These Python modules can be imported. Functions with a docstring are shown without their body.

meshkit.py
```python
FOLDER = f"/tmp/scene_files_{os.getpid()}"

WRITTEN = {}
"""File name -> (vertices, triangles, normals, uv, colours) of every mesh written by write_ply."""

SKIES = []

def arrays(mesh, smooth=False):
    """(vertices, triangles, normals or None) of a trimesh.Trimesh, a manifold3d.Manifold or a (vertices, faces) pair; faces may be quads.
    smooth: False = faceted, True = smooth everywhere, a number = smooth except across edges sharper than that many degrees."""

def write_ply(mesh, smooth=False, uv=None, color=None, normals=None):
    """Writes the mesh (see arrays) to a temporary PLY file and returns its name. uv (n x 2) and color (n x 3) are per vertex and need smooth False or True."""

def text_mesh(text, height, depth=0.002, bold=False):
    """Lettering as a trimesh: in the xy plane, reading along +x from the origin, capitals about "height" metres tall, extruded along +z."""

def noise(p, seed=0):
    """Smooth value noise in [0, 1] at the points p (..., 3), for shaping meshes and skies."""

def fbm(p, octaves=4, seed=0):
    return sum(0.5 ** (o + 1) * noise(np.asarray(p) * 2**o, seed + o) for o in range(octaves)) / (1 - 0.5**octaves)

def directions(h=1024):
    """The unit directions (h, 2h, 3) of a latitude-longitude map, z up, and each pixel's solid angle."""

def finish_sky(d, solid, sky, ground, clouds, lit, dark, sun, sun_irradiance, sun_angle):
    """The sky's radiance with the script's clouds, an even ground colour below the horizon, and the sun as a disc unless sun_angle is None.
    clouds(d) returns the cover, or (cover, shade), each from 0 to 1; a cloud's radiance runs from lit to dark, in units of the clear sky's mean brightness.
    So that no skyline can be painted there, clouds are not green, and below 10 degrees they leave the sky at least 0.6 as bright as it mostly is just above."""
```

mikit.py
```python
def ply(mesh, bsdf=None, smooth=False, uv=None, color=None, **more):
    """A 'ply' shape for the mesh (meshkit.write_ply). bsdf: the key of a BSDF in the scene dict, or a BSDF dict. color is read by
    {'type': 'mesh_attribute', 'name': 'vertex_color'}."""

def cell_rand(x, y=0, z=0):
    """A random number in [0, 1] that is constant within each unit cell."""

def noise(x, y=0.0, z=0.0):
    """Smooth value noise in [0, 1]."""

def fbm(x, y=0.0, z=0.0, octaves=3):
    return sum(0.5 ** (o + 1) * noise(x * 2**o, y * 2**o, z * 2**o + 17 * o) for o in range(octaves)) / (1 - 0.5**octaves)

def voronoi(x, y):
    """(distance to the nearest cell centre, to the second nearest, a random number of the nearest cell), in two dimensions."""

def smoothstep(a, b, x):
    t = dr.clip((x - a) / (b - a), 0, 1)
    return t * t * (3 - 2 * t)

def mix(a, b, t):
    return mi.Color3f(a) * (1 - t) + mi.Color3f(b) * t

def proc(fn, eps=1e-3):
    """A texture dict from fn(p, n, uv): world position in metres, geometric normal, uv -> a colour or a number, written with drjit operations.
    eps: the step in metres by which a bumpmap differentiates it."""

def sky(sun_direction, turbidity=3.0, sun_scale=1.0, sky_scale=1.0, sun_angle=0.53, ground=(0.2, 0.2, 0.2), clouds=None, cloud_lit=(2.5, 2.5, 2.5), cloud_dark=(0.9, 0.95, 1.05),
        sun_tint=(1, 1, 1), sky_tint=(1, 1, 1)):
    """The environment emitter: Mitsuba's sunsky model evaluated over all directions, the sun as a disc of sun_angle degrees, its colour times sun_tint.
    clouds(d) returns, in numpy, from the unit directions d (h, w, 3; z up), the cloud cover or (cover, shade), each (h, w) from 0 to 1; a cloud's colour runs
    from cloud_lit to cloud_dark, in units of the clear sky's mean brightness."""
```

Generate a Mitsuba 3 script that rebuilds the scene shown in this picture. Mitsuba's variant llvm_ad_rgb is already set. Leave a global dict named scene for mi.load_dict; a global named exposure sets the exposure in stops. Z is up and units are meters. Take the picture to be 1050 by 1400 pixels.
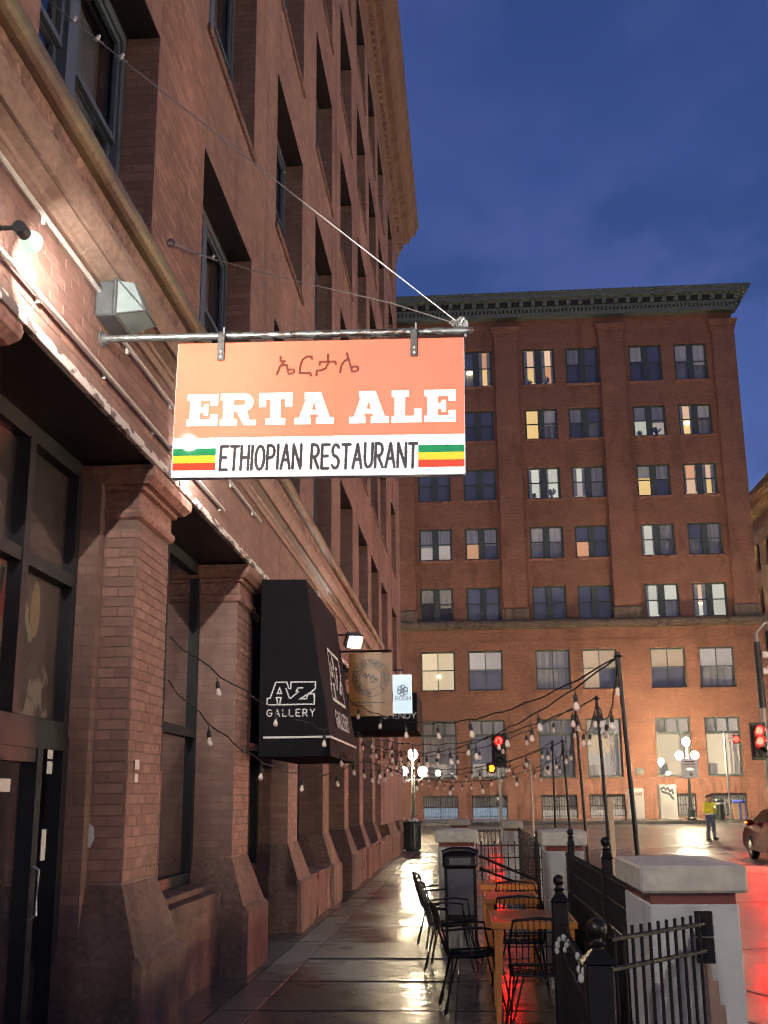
import math, random
import numpy as np, trimesh, manifold3d
import drjit as dr
import mitsuba as mi
import mikit, meshkit
from mikit import proc, noise, fbm, voronoi, cell_rand, smoothstep, mix
from shapely.geometry import Polygon, LineString, Point, box as sbox
from shapely.ops import unary_union
from shapely import affinity

T = mi.ScalarTransform4f
scene, labels = {}, {}
rng = random.Random(7)

# ------------------------------------------------------------------ camera, sky, exposure
FX = 1535.0
_y = np.array([643 - 525, 1090 - 700, FX]); _y = _y / np.linalg.norm(_y)
_z = np.array([467 - 525, -5330 - 700, FX]); _z = _z / np.linalg.norm(_z)
_z = _z - _y * (_z @ _y); _z /= np.linalg.norm(_z)
_R = np.stack([np.cross(_y, _z), _y, _z])
EYE = [0.0, 0.0, 1.68]
_f, _u = _R @ [0, 0, 1.0], _R @ [0, -1.0, 0]
scene['camera'] = {'type': 'perspective', 'fov': 2 * math.degrees(math.atan(525 / FX)), 'fov_axis': 'x', 'near_clip': 0.05, 'far_clip': 3000.0,
                   'to_world': T().look_at(origin=EYE, target=list(np.array(EYE) + _f), up=list(_u))}


def sky_clouds(d):
    p = d / np.maximum(d[..., 2:3], 0.10)
    q = np.concatenate([p[..., :1] * 2.6 + 3.1, p[..., 1:2] * 1.7 + .4, np.zeros_like(p[..., :1])], -1)
    n = meshkit.fbm(q, 5, 3)
    m = meshkit.fbm(q * 2.3 + 7.0, 4, 11)
    return np.clip((n - 0.30) * 2.4, 0, 0.55), np.clip((m - .38) * 4.0, 0, 1)


LIT0, DRK0, MEAN = (.0047, .0069, .0203), (.0019, .0042, .0136), 0.00818
SKY_K, TINT = 0.11, (0.84, 1.01, 2.38)
scene['sky'] = mikit.sky((-0.1, -1.0, 0.176), turbidity=3, sun_scale=0.0, sky_scale=SKY_K, sky_tint=TINT, clouds=sky_clouds,
                         cloud_lit=(LIT0[0] / MEAN, LIT0[1] / MEAN, LIT0[2] / MEAN), cloud_dark=(DRK0[0] / MEAN, DRK0[1] / MEAN, DRK0[2] / MEAN), ground=(0.1, 0.1, 0.1))
scene['sky']['sampling_weight'] = 3.0
exposure = 4.0
GLOBE, STREET, LAMP_COOL = np.array([1.0, 0.80, 0.50]), np.array([1.0, 0.93, 0.72]), np.array([1.0, 0.95, 0.88])


def rgb(*c): return {'type': 'rgb', 'value': [float(x) for x in c]}


def emit(col, w=1.0): return {'type': 'area', 'radiance': rgb(*col), 'sampling_weight': float(w)}


# ------------------------------------------------------------------ materials
def mat(name, col, rough=0.7, metal=0.0, spec=0.5, bump=None, scale=0.004, **kw):
    b = {'type': 'principled', 'base_color': rgb(*col) if isinstance(col, (tuple, list)) else proc(col),
         'roughness': rough if isinstance(rough, float) else proc(rough), 'metallic': metal, 'specular': spec, **kw}
    if bump is not None:
        b = {'type': 'bumpmap', 'arbitrary': proc(bump, 2e-3), 'scale': scale, 'bsdf': b}
    scene[name] = {'type': 'twosided', 'bsdf': b}
    return name


def grime(p, s=1.0): return fbm(p.x * s, p.y * s, p.z * s * 0.6, 4)


BH, BL = 0.075, 0.215


def brick_uv(p, n):
    u = dr.select(dr.abs(n.x) > 0.6, p.y, p.x)
    row = dr.floor(p.z / BH)
    uu = u / BL + 0.5 * (row - 2 * dr.floor(row / 2))
    return u, row, uu, p.z / BH - row, uu - dr.floor(uu)


def brick_mask(p, n):
    u, row, uu, fz, fu = brick_uv(p, n)
    m = smoothstep(0.03, 0.13, fz) * smoothstep(0.97, 0.87, fz) * smoothstep(0.01, 0.045, fu) * smoothstep(0.99, 0.955, fu)
    return m, row, dr.floor(uu)


def brick_col(lo, hi, mortar, dirt=0.5):
    def f(p, n, uv):
        m, row, c = brick_mask(p, n)
        r = cell_rand(row, c, 3)
        col = mix(lo, hi, r)
        g = grime(p, 1.3)
        g2 = fbm(p.x * 9, p.y * 9, p.z * 9, 2)
        col = col * (1 - dirt + dirt * 1.6 * g) * (0.8 + 0.4 * g2)
        streak = smoothstep(0.55, 0.8, fbm(p.x * 3 + p.y * 3, p.z * 0.25, 0, 3))
        col = mix(col, col * 0.55, streak * 0.6)
        return mix(mi.Color3f(mortar) * (0.6 + 0.6 * g), col, m)
    return f


def brick_bump(p, n, uv):
    m, row, c = brick_mask(p, n)
    return m * (0.8 + 0.4 * cell_rand(row, c, 9)) + 0.35 * fbm(p.x * 60, p.y * 60, p.z * 60, 2)


mat('m_brick_wall', brick_col((.215, .122, .096), (.28, .162, .125), (.21, .125, .10), .38), .78, bump=brick_bump, scale=.0028)


def single_brick(a, b, s):
    def f(p, n, uv):
        g = fbm(p.x * 22 + s, p.y * 22, p.z * 22, 3)
        g2 = grime(p, 1.3)
        return mix(a, b, g) * (.62 + .72 * g2)
    return f


def fine_bump(p, n, uv): return fbm(p.x * 90, p.y * 90, p.z * 90, 3)


BRICKS = [mat(f'm_brick_{i}', single_brick(a, b, i * 7.0), .75, bump=fine_bump, scale=.0025) for i, (a, b) in enumerate([
    ((.215, .112, .086), (.295, .16, .122)), ((.20, .104, .08), (.27, .145, .11)), ((.24, .128, .097), (.32, .178, .135)), ((.18, .094, .074), (.25, .132, .10))])]


def stone_col(a, b, s=3.0, k=1.0):
    def f(p, n, uv):
        g = fbm(p.x * s, p.y * s, p.z * s, 4)
        g2 = fbm(p.x * 31, p.y * 31, p.z * 31, 2)
        st = smoothstep(.5, .75, fbm(p.x * 5 + p.y * 5, p.z * .7, 2, 3))
        ch = smoothstep(.66, .74, fbm(p.x * 11, p.y * 11, p.z * 11 + 3, 3))
        return mix(mix(mix(a, b, g), mi.Color3f(a) * .45, st * .6 * k), mi.Color3f(b) * 1.35, ch * .5 * k) * (1 - .5 * k + 1.0 * k * g2)
    return f


def rough_stone(p, n, uv): return fbm(p.x * 7, p.y * 7, p.z * 7, 4) + .25 * fbm(p.x * 60, p.y * 60, p.z * 60, 2)


mat('m_sandstone', stone_col((.112, .062, .046), (.195, .112, .083), 3.0, .7), .75, bump=rough_stone, scale=.012)
mat('m_cap_stone', stone_col((.23, .11, .085), (.33, .17, .13), 2.0), .65, bump=fine_bump, scale=.003)
mat('m_belt_stone', stone_col((.20, .115, .09), (.30, .18, .14), 1.7), .65, bump=fine_bump, scale=.004)
mat('m_cornice_brown', stone_col((.15, .085, .055), (.22, .13, .085), 1.7, .35), .65)
mat('m_belt_tan', stone_col((.225, .145, .108), (.30, .205, .155), 1.7, .5), .6, bump=fine_bump, scale=.004)


def gold_col(p, n, uv):
    g = fbm(p.x * 2, p.y * 1.6, p.z * 2, 4)
    return mix((.105, .072, .05), (.17, .14, .075), smoothstep(.35, .7, g)) * (.7 + .6 * fbm(p.x * 30, p.y * 30, p.z * 30, 2))


mat('m_gold', gold_col, .5, bump=fine_bump, scale=.003)
mat('m_black_paint', (.009, .009, .012), .5)
mat('m_frame_black', (.022, .022, .024), .5, 0.0, .3)
mat('m_frame_blue', (.085, .105, .13), .45)
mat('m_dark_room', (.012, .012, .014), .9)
mat('m_blind', (.10, .11, .13), .8)
mat('m_galv', lambda p, n, uv: mix((.36, .37, .37), (.55, .56, .55), fbm(p.x * 12, p.y * 12, p.z * 12, 3)), .42, .6)
mat('m_bracket', lambda p, n, uv: mix((.14, .14, .135), (.07, .055, .045), fbm(p.x * 40, p.y * 40, p.z * 40, 2)), .4, .5)
mat('m_conduit', lambda p, n, uv: mix((.42, .38, .34), (.62, .60, .56), fbm(p.x * 9, p.y * 9, p.z * 9, 3)), .5, .2)


def rust_col(p, n, uv):
    g = fbm(p.x * 26, p.y * 40, p.z * 40, 3)
    return mix((.26, .27, .26), (.10, .07, .055), smoothstep(.36, .62, g) * (.3 + .7 * smoothstep(-1.7, -1.2, p.x)))


mat('m_pipe', rust_col, .42, .7, bump=lambda p, n, uv: fbm(p.x * 60, p.y * 60, p.z * 60, 2), scale=.004)
mat('m_fixture', lambda p, n, uv: mix((.05, .053, .056), (.085, .09, .09), fbm(p.x * 15, p.y * 15, p.z * 15, 3)), .5)
mat('m_frosted', (.62, .64, .62), .25)
mat('m_lamp_glass', lambda p, n, uv: mix((.16, .19, .18), (.30, .34, .32), fbm(p.x * 9, p.y * 9, p.z * 9, 3)), .12)
mat('m_white_metal', (.62, .62, .60), .4)
mat('m_iron', (.0055, .0045, .004), .38, 0.0, .3)
mat('m_fabric', lambda p, n, uv: mi.Color3f(.0085, .0075, .0105) * (.7 + .6 * fbm(p.x * 4, p.y * 4, p.z * 4, 3)), .8, 0.0, .2)
mat('m_trim_white', (.72, .70, .68), .6)
mat('m_wire', (.42, .40, .38), .4, .6)
mat('m_cord', (.014, .012, .012), .6)
mat('m_bulb', (.78, .70, .66), .12, 0.0, .8, clearcoat=1.0)
scene['m_bulb_glass'] = {'type': 'blendbsdf', 'weight': .36, 'a': {'type': 'twosided', 'bsdf': {'type': 'principled', 'base_color': rgb(1.0, .86, .76), 'roughness': .1, 'specular': .9}}, 'b': {'type': 'dielectric', 'int_ior': 1.4}}
scene['m_glass'] = {'type': 'thindielectric', 'int_ior': 1.52}

# sign colours
mat('m_sign_orange', (.82, .195, .118), .035, 0.0, .5)
mat('m_sign_white', (.78, .83, .84), .035, 0.0, .5)
mat('m_sign_grey', (.05, .045, .045), .035)
mat('m_sign_brown', (.16, .05, .035), .035)
mat('m_flag_green', (.02, .20, .075), .035)
mat('m_flag_yellow', (.75, .48, .04), .035)
mat('m_flag_red', (.55, .06, .03), .035)
mat('m_leather', lambda p, n, uv: mix((.36, .165, .045), (.47, .23, .065), fbm(p.x * 9, p.y * 9, p.z * 9, 3)), .35)
mat('m_leather_ink', (.045, .022, .012), .4)

# far building
mat('m_far_brick', lambda p, n, uv: mix((.20, .085, .056), (.275, .128, .082), fbm(p.x * .8, p.y * .8, p.z * 1.6, 4)) * (.74 + .52 * fbm(p.x * 6, p.y * 6, p.z * 9, 3)) * mix((1, 1, 1), (.78, .76, .75), smoothstep(.52, .78, fbm(p.x * 1.6, 0, p.z * .35, 4))) * mix((.86, .87, .88), (1.12, 1.10, 1.09), fbm(p.x * .22, 1.0, p.z * .16, 3)), .8,
    bump=lambda p, n, uv: fbm(p.x * 5, p.y * 5, p.z * 9, 3), scale=.012)
mat('m_far_stone', stone_col((.24, .105, .07), (.33, .16, .11), .8), .75, bump=rough_stone, scale=.02)
mat('m_far_band', stone_col((.09, .06, .045), (.17, .12, .085), 1.2), .7)
mat('m_far_cornice', lambda p, n, uv: mix((.10, .118, .114), (.145, .165, .155), fbm(p.x * 2, p.y * 2, p.z * 2, 3)), .6)
mat('m_far_gap_shade', (.022, .026, .028), .7)  # near black, paints the shade between the cornice brackets and dentils
mat('m_far_plain', (.16, .15, .135), .7)
mat('m_far_frame', (.055, .070, .066), .5)
mat('m_shade', lambda p, n, uv: mi.Color3f(.50, .50, .48) * (.75 + .5 * fbm(p.x * 7, 0, p.z * .8, 2)), .8)
mat('m_curtain', lambda p, n, uv: mi.Color3f(.26, .26, .28) * (.6 + .8 * fbm(p.x * 9, 0, p.z * .4, 2)), .8)
mat('m_room_sky_tint', (.085, .09, .15), .8)  # blue tint stands in for sky reflected by the unlit panes
mat('m_tan_wall', lambda p, n, uv: mix((.34, .22, .12), (.46, .31, .17), fbm(p.x, p.y, p.z, 4)), .75)


# wet ground
def wet_r(p, n, uv):
    g = fbm(p.x * .9, p.y * .55, 3, 4)
    return .11 + .27 * smoothstep(.45, .70, g) + .07 * fbm(p.x * 25, p.y * 25, 0, 2)


def slab_col(p, n, uv):
    g = fbm(p.x * 1.1, p.y * 1.1, 0, 4)
    sp = fbm(p.x * 40, p.y * 40, 0, 2)
    st = smoothstep(.62, .75, fbm(p.x * 2.7, p.y * 2.7, 5, 3))
    c = mix((.055, .048, .041), (.105, .092, .078), g) * (.75 + .5 * sp)
    return mix(c, c * .35, st)


def slab_bump(p, n, uv): return fbm(p.x * 3, p.y * 5, 0, 3) + .06 * fbm(p.x * 60, p.y * 60, 0, 2)


mat('m_slab_pale', lambda p, n, uv: slab_col(p, n, uv) * mi.Color3f(1.9, 1.85, 1.8), lambda p, n, uv: wet_r(p, n, uv) + .16, bump=slab_bump, scale=.003)
mat('m_slab', slab_col, wet_r, spec=.5, bump=slab_bump, scale=.008)


def road_col(p, n, uv):
    g = fbm(p.x * .5, p.y * .5, 0, 4)
    sp = fbm(p.x * 50, p.y * 50, 0, 2)
    cr = smoothstep(.035, .0, voronoi(p.x * .35, p.y * .35)[1] - voronoi(p.x * .35, p.y * .35)[0])
    c = mix((.075, .068, .062), (.13, .118, .108), g) * (.6 + .8 * sp)
    return mix(c, c * .4, cr)


def road_r(p, n, uv):
    g = fbm(p.x * .35, p.y * .35, 7, 4)
    return .14 + .26 * smoothstep(.4, .65, g) + .10 * fbm(p.x * 30, p.y * 30, 0, 2)


mat('m_road', road_col, road_r, spec=.55, bump=lambda p, n, uv: fbm(p.x * 1.6, p.y * 2.2, 0, 4) + .1 * fbm(p.x * 45, p.y * 45, 0, 2), scale=.012)
mat('m_kerb', stone_col((.20, .18, .16), (.32, .29, .26), 2.0), .4)
mat('m_marking', lambda p, n, uv: mi.Color3f(.55, .53, .48) * (.45 + .9 * fbm(p.x * 6, p.y * 6, 0, 3)), .3)


def stucco_col(p, n, uv):
    g = fbm(p.x * 3, p.y * 3, p.z * 2.2, 4)
    st = smoothstep(.5, .72, fbm(p.x * 7 + p.y * 7, p.z * 1.1, 0, 3))
    return mix(mix((.30, .30, .29), (.42, .415, .395), g), (.15, .115, .09), st * .6)


mat('m_stucco', stucco_col, .7, bump=fine_bump, scale=.003)
mat('m_painted_shadow', lambda p, n, uv: mix((.16, .10, .075), (.25, .16, .12), fbm(p.x * 14, p.y * 14, p.z * 9, 3)), .85)  # brown that paints the stepped shadow on the nearest pier
mat('m_pier_cap', stone_col((.36, .325, .27), (.46, .42, .35), 3.0, .35), .55, bump=fine_bump, scale=.004)


def wood_col(p, n, uv):
    g = fbm(p.x * 3, p.y * 40, p.z * 3, 3)
    return mix((.30, .115, .035), (.50, .22, .07), g)


mat('m_table_wood', lambda p, n, uv: wood_col(p, n, uv) * .55, lambda p, n, uv: .07 + .24 * smoothstep(.42, .60, fbm(p.x * 12, p.y * 12, 0, 3)), bump=lambda p, n, uv: fbm(p.x * 34, p.y * 34, 0, 3), scale=.0035)
mat('m_orange_leg', (.58, .205, .04), .3)
mat('m_grey_panel', lambda p, n, uv: mi.Color3f(.085, .085, .10) * (.7 + .6 * fbm(p.x * 3, p.y * 3, p.z * 3, 3)), .35)
mat('m_green_metal', (.022, .035, .030), .3)
mat('m_cabinet', lambda p, n, uv: mix((.66, .65, .58), (.78, .76, .68), fbm(p.x * 3, p.y * 3, p.z * 3, 3)), .5)
mat('m_leaf', (.025, .014, .008), .4)
mat('m_cloth', (.36, .35, .33), .9)
mat('m_ink', (.05, .05, .06), .5)
mat('m_hi_vis', (.88, .78, .04), .6)
mat('m_reflective', (.70, .72, .70), .3)
mat('m_trousers', (.085, .095, .14), .8)
mat('m_skin', (.45, .26, .18), .5)
mat('m_hair', (.03, .02, .015), .6)
mat('m_shoe', (.015, .014, .014), .5)
mat('m_car_paint', (.13, .005, .005), .28, .0, .12)
mat('m_car_glass', (.012, .010, .011), .06)
mat('m_tyre', (.013, .013, .013), .75)
mat('m_chrome', (.6, .6, .6), .15, 1.0)
mat('m_red_lens', (.45, .02, .015), .2)
mat('m_signal_black', (.014, .014, .013), .45)
mat('m_lamp_iron', (.03, .035, .032), .45)
mat('m_pole_steel', (.34, .34, .32), .45, .4)
mat('m_blue', (.05, .08, .35), .4)
mat('m_beige_box', (.50, .34, .20), .5)
mat('m_poster_pale', lambda p, n, uv: mix((.20, .165, .125), (.035, .025, .022), smoothstep(.42, .56, fbm(p.x * 3, p.y * 7, p.z * 5, 3))), .6)
mat('m_poster_dark', lambda p, n, uv: mix((.010, .006, .006), (.035, .017, .015), fbm(p.x * 2, p.y * 4, p.z * 3, 4)), .6)
mat('m_poster_yellow', lambda p, n, uv: mix((.26, .20, .08), (.15, .08, .04), fbm(p.x * 5, p.y * 9, p.z * 9, 3)), .6)
mat('m_poster_red', lambda p, n, uv: mix((.25, .16, .105), (.22, .04, .03), smoothstep(.5, .6, fbm(p.x * 2, p.y * 4, p.z * 2.4, 3))), .6)
mat('m_sticker', (.62, .60, .54), .6)
mat('m_plaster', (.60, .42, .30), .8)
mat('m_paint_chip', lambda p, n, uv: mix((.62, .56, .50), (.16, .12, .10), smoothstep(.50, .58, fbm(p.x * 20, p.y * 9, p.z * 20, 3))), .6)


# ------------------------------------------------------------------ mesh helpers
class M:
    def __init__(s): s.v, s.f, s.n = [], [], 0

    def add(s, v, f):
        v, f = np.asarray(v, float), np.asarray(f, int)
        if f.shape[1] == 4: f = np.vstack([f[:, [0, 1, 2]], f[:, [0, 2, 3]]])
        s.v.append(v); s.f.append(f + s.n); s.n += len(v)
        return s

    def mesh(s, t, m=None):
        v = np.asarray(t.vertices, float)
        if m is not None: v = v @ m[:3, :3].T + m[:3, 3]
        f = np.asarray(t.faces)
        if m is not None and np.linalg.det(m[:3, :3]) < 0: f = f[:, ::-1]
        return s.add(v, f)

    def box(s, x0, x1, y0, y1, z0, z1, c=0.0):
        if x0 > x1: x0, x1 = x1, x0
        if y0 > y1: y0, y1 = y1, y0
        if z0 > z1: z0, z1 = z1, z0
        if c > 0: return s.mesh(cbox(x1 - x0, y1 - y0, z1 - z0, c), shift((x0 + x1) / 2, (y0 + y1) / 2, (z0 + z1) / 2))
        v = np.array([[x, y, z] for x in (x0, x1) for y in (y0, y1) for z in (z0, z1)])
        return s.add(v, [[0, 1, 3, 2], [4, 6, 7, 5], [0, 4, 5, 1], [2, 3, 7, 6], [0, 2, 6, 4], [1, 5, 7, 3]])

    def tube(s, pts, r, n=8, caps=True):
        p = np.asarray(pts, float)
        rr = np.broadcast_to(np.asarray(r, float), (len(p),))
        t = np.gradient(p, axis=0); t /= np.linalg.norm(t, axis=1, keepdims=True) + 1e-12
        ref = np.array([0, 0, 1.0]) if abs(t[:, 2]).mean() < .8 else np.array([1.0, 0, 0])
        a = np.cross(t, ref); a /= np.linalg.norm(a, axis=1, keepdims=True) + 1e-12
        b = np.cross(t, a)
        ang = np.arange(n) * 2 * np.pi / n
        v = p[:, None] + rr[:, None, None] * (np.cos(ang)[None, :, None] * a[:, None] + np.sin(ang)[None, :, None] * b[:, None])
        f = [[i * n + j, i * n + (j + 1) % n, (i + 1) * n + (j + 1) % n, (i + 1) * n + j] for i in range(len(p) - 1) for j in range(n)]
        s.add(v.reshape(-1, 3), f)
        if caps:
            for i, o in ((0, 1), (len(p) - 1, -1)):
                c = np.vstack([v[i], p[i]])
                s.add(c, [[n, (j + 1) % n, j][::o] for j in range(n)])
        return s

    def bar(s, a, b, w, h=None, up=(0, 0, 1)):
        a, b = np.asarray(a, float), np.asarray(b, float)
        h = h or w
        t = b - a; L = np.linalg.norm(t); t /= L
        up = np.asarray(up, float)
        if abs(t @ up) > .95: up = np.array([0, 1.0, 0]) if abs(t[1]) < .9 else np.array([1.0, 0, 0])
        x = np.cross(t, up); x /= np.linalg.norm(x); z = np.cross(x, t)
        m = np.eye(4); m[:3, 0], m[:3, 1], m[:3, 2], m[:3, 3] = x, t, z, (a + b) / 2
        return s.mesh(cbox(w, L, h, min(w, h) * .12), m)

    def lathe(s, prof, c=(0, 0, 0), n=20, axis=None):
        """prof: (radius, height) along z, or along axis (3-vector)."""
        prof = np.asarray(prof, float)
        ang = np.arange(n) * 2 * np.pi / n
        v = np.stack([prof[:, :1] * np.cos(ang), prof[:, :1] * np.sin(ang), np.repeat(prof[:, 1:], n, 1)], -1).reshape(-1, 3)
        f = [[i * n + j, i * n + (j + 1) % n, (i + 1) * n + (j + 1) % n, (i + 1) * n + j] for i in range(len(prof) - 1) for j in range(n)]
        if axis is not None:
            z = np.asarray(axis, float) / np.linalg.norm(axis)
            x = np.cross([0, 0, 1.0], z) if abs(z[2]) < .9 else np.cross([1.0, 0, 0], z)
            x /= np.linalg.norm(x)
            v = v @ np.stack([x, np.cross(z, x), z])
        return s.add(v + np.asarray(c, float), f)

    def ball(s, c, r, n=14, sq=(1, 1, 1)):
        t = trimesh.creation.uv_sphere(r, count=[n, n])
        return s.add(np.asarray(t.vertices) * sq + np.asarray(c, float), t.faces)

    def poly(s, g, d, frame):
        """extrude a shapely shape by d along the frame's normal. frame: 4x4 with columns right, up, normal, origin"""
        for q in getattr(g, 'geoms', [g]):
            if q.is_empty or q.area < 1e-9: continue
            s.mesh(trimesh.creation.extrude_polygon(q, d, engine='earcut'), frame)
        return s

    def loft(s, rings, close=True):
        k = len(rings[0])
        v = np.vstack(rings)
        f = [[i * k + j, i * k + (j + 1) % k, (i + 1) * k + (j + 1) % k, (i + 1) * k + j] for i in range(len(rings) - 1) for j in range(k)]
        s.add(v, f)
        if close:
            for i, o in ((0, -1), (len(rings) - 1, 1)):
                c = np.vstack([rings[i], np.mean(rings[i], 0)])
                s.add(c, [[k, j, (j + 1) % k][::o] for j in range(k)])
        return s

    def get(s): return trimesh.Trimesh(np.vstack(s.v), np.vstack(s.f), process=False)


def shift(x, y, z):
    m = np.eye(4); m[:3, 3] = (x, y, z); return m


def frame(right, up, o):
    m = np.eye(4); m[:3, 0], m[:3, 1], m[:3, 2], m[:3, 3] = right, up, np.cross(right, up), o; return m


def cbox(a, b, c, ch):
    ch = min(ch, .45 * min(a, b, c))
    pts = []
    for sx in (-1, 1):
        for sy in (-1, 1):
            for sz in (-1, 1):
                X, Y, Z = sx * a / 2, sy * b / 2, sz * c / 2
                pts += [(X - sx * ch, Y - sy * ch, Z), (X - sx * ch, Y, Z - sz * ch), (X, Y - sy * ch, Z - sz * ch)]
    return trimesh.convex.convex_hull(np.array(pts))


def numbered(k):
    if k not in scene and k not in labels and not any(q.startswith(k + '__') for q in scene): return k
    i = 1
    while f'{k}_{i:03d}' in scene or f'{k}_{i:03d}' in labels or any(q.startswith(f'{k}_{i:03d}__') for q in scene): i += 1
    return f'{k}_{i:03d}'


_used = {}


def key(name, parent=None):
    base = f'{parent}__{name}' if parent else name
    i = _used.get(base, -1) + 1
    _used[base] = i
    return base if i == 0 else f'{base}_{i:03d}'


def thing(name, label, cat, group=None):
    k = key(name)
    labels[k] = {'label': label, 'category': cat, **({'group': group} if group else {})}
    return k


def struct(name, mesh, m, **kw):
    k = put(name, mesh, m, **kw); labels[k] = {'label': name.replace('_', ' '), 'kind': 'structure'}; return k


def put(name, mesh, m, parent=None, smooth=False, label=None, light=None, w=1.0):
    k = key(name, parent)
    d = mikit.ply(mesh.get() if isinstance(mesh, M) else mesh, m, smooth)
    if light is not None: d['emitter'] = emit(light, w)
    scene[k] = d
    if label: labels[k] = {'label': label}
    return k


def copy(name, d, parent, m):
    k = key(name, parent); scene[k] = {**d, 'to_world': T(m)}; return k


XR, YR, ZR = np.array([1., 0, 0]), np.array([0, 1., 0]), np.array([0, 0, 1.])


def face_cam(x, y, z): return frame(XR, ZR, (x, y, z))       # a plane that faces -y, towards the camera


def face_street(x, y, z): return frame(YR, ZR, (x, y, z))    # a plane that faces +x


# stroke lettering -----------------------------------------------------------
def _arc(cx, cy, rx, ry, a0, a1, n=9):
    t = np.radians(np.linspace(a0, a1, n)); return [(cx + rx * math.cos(a), cy + ry * math.sin(a)) for a in t]


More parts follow.
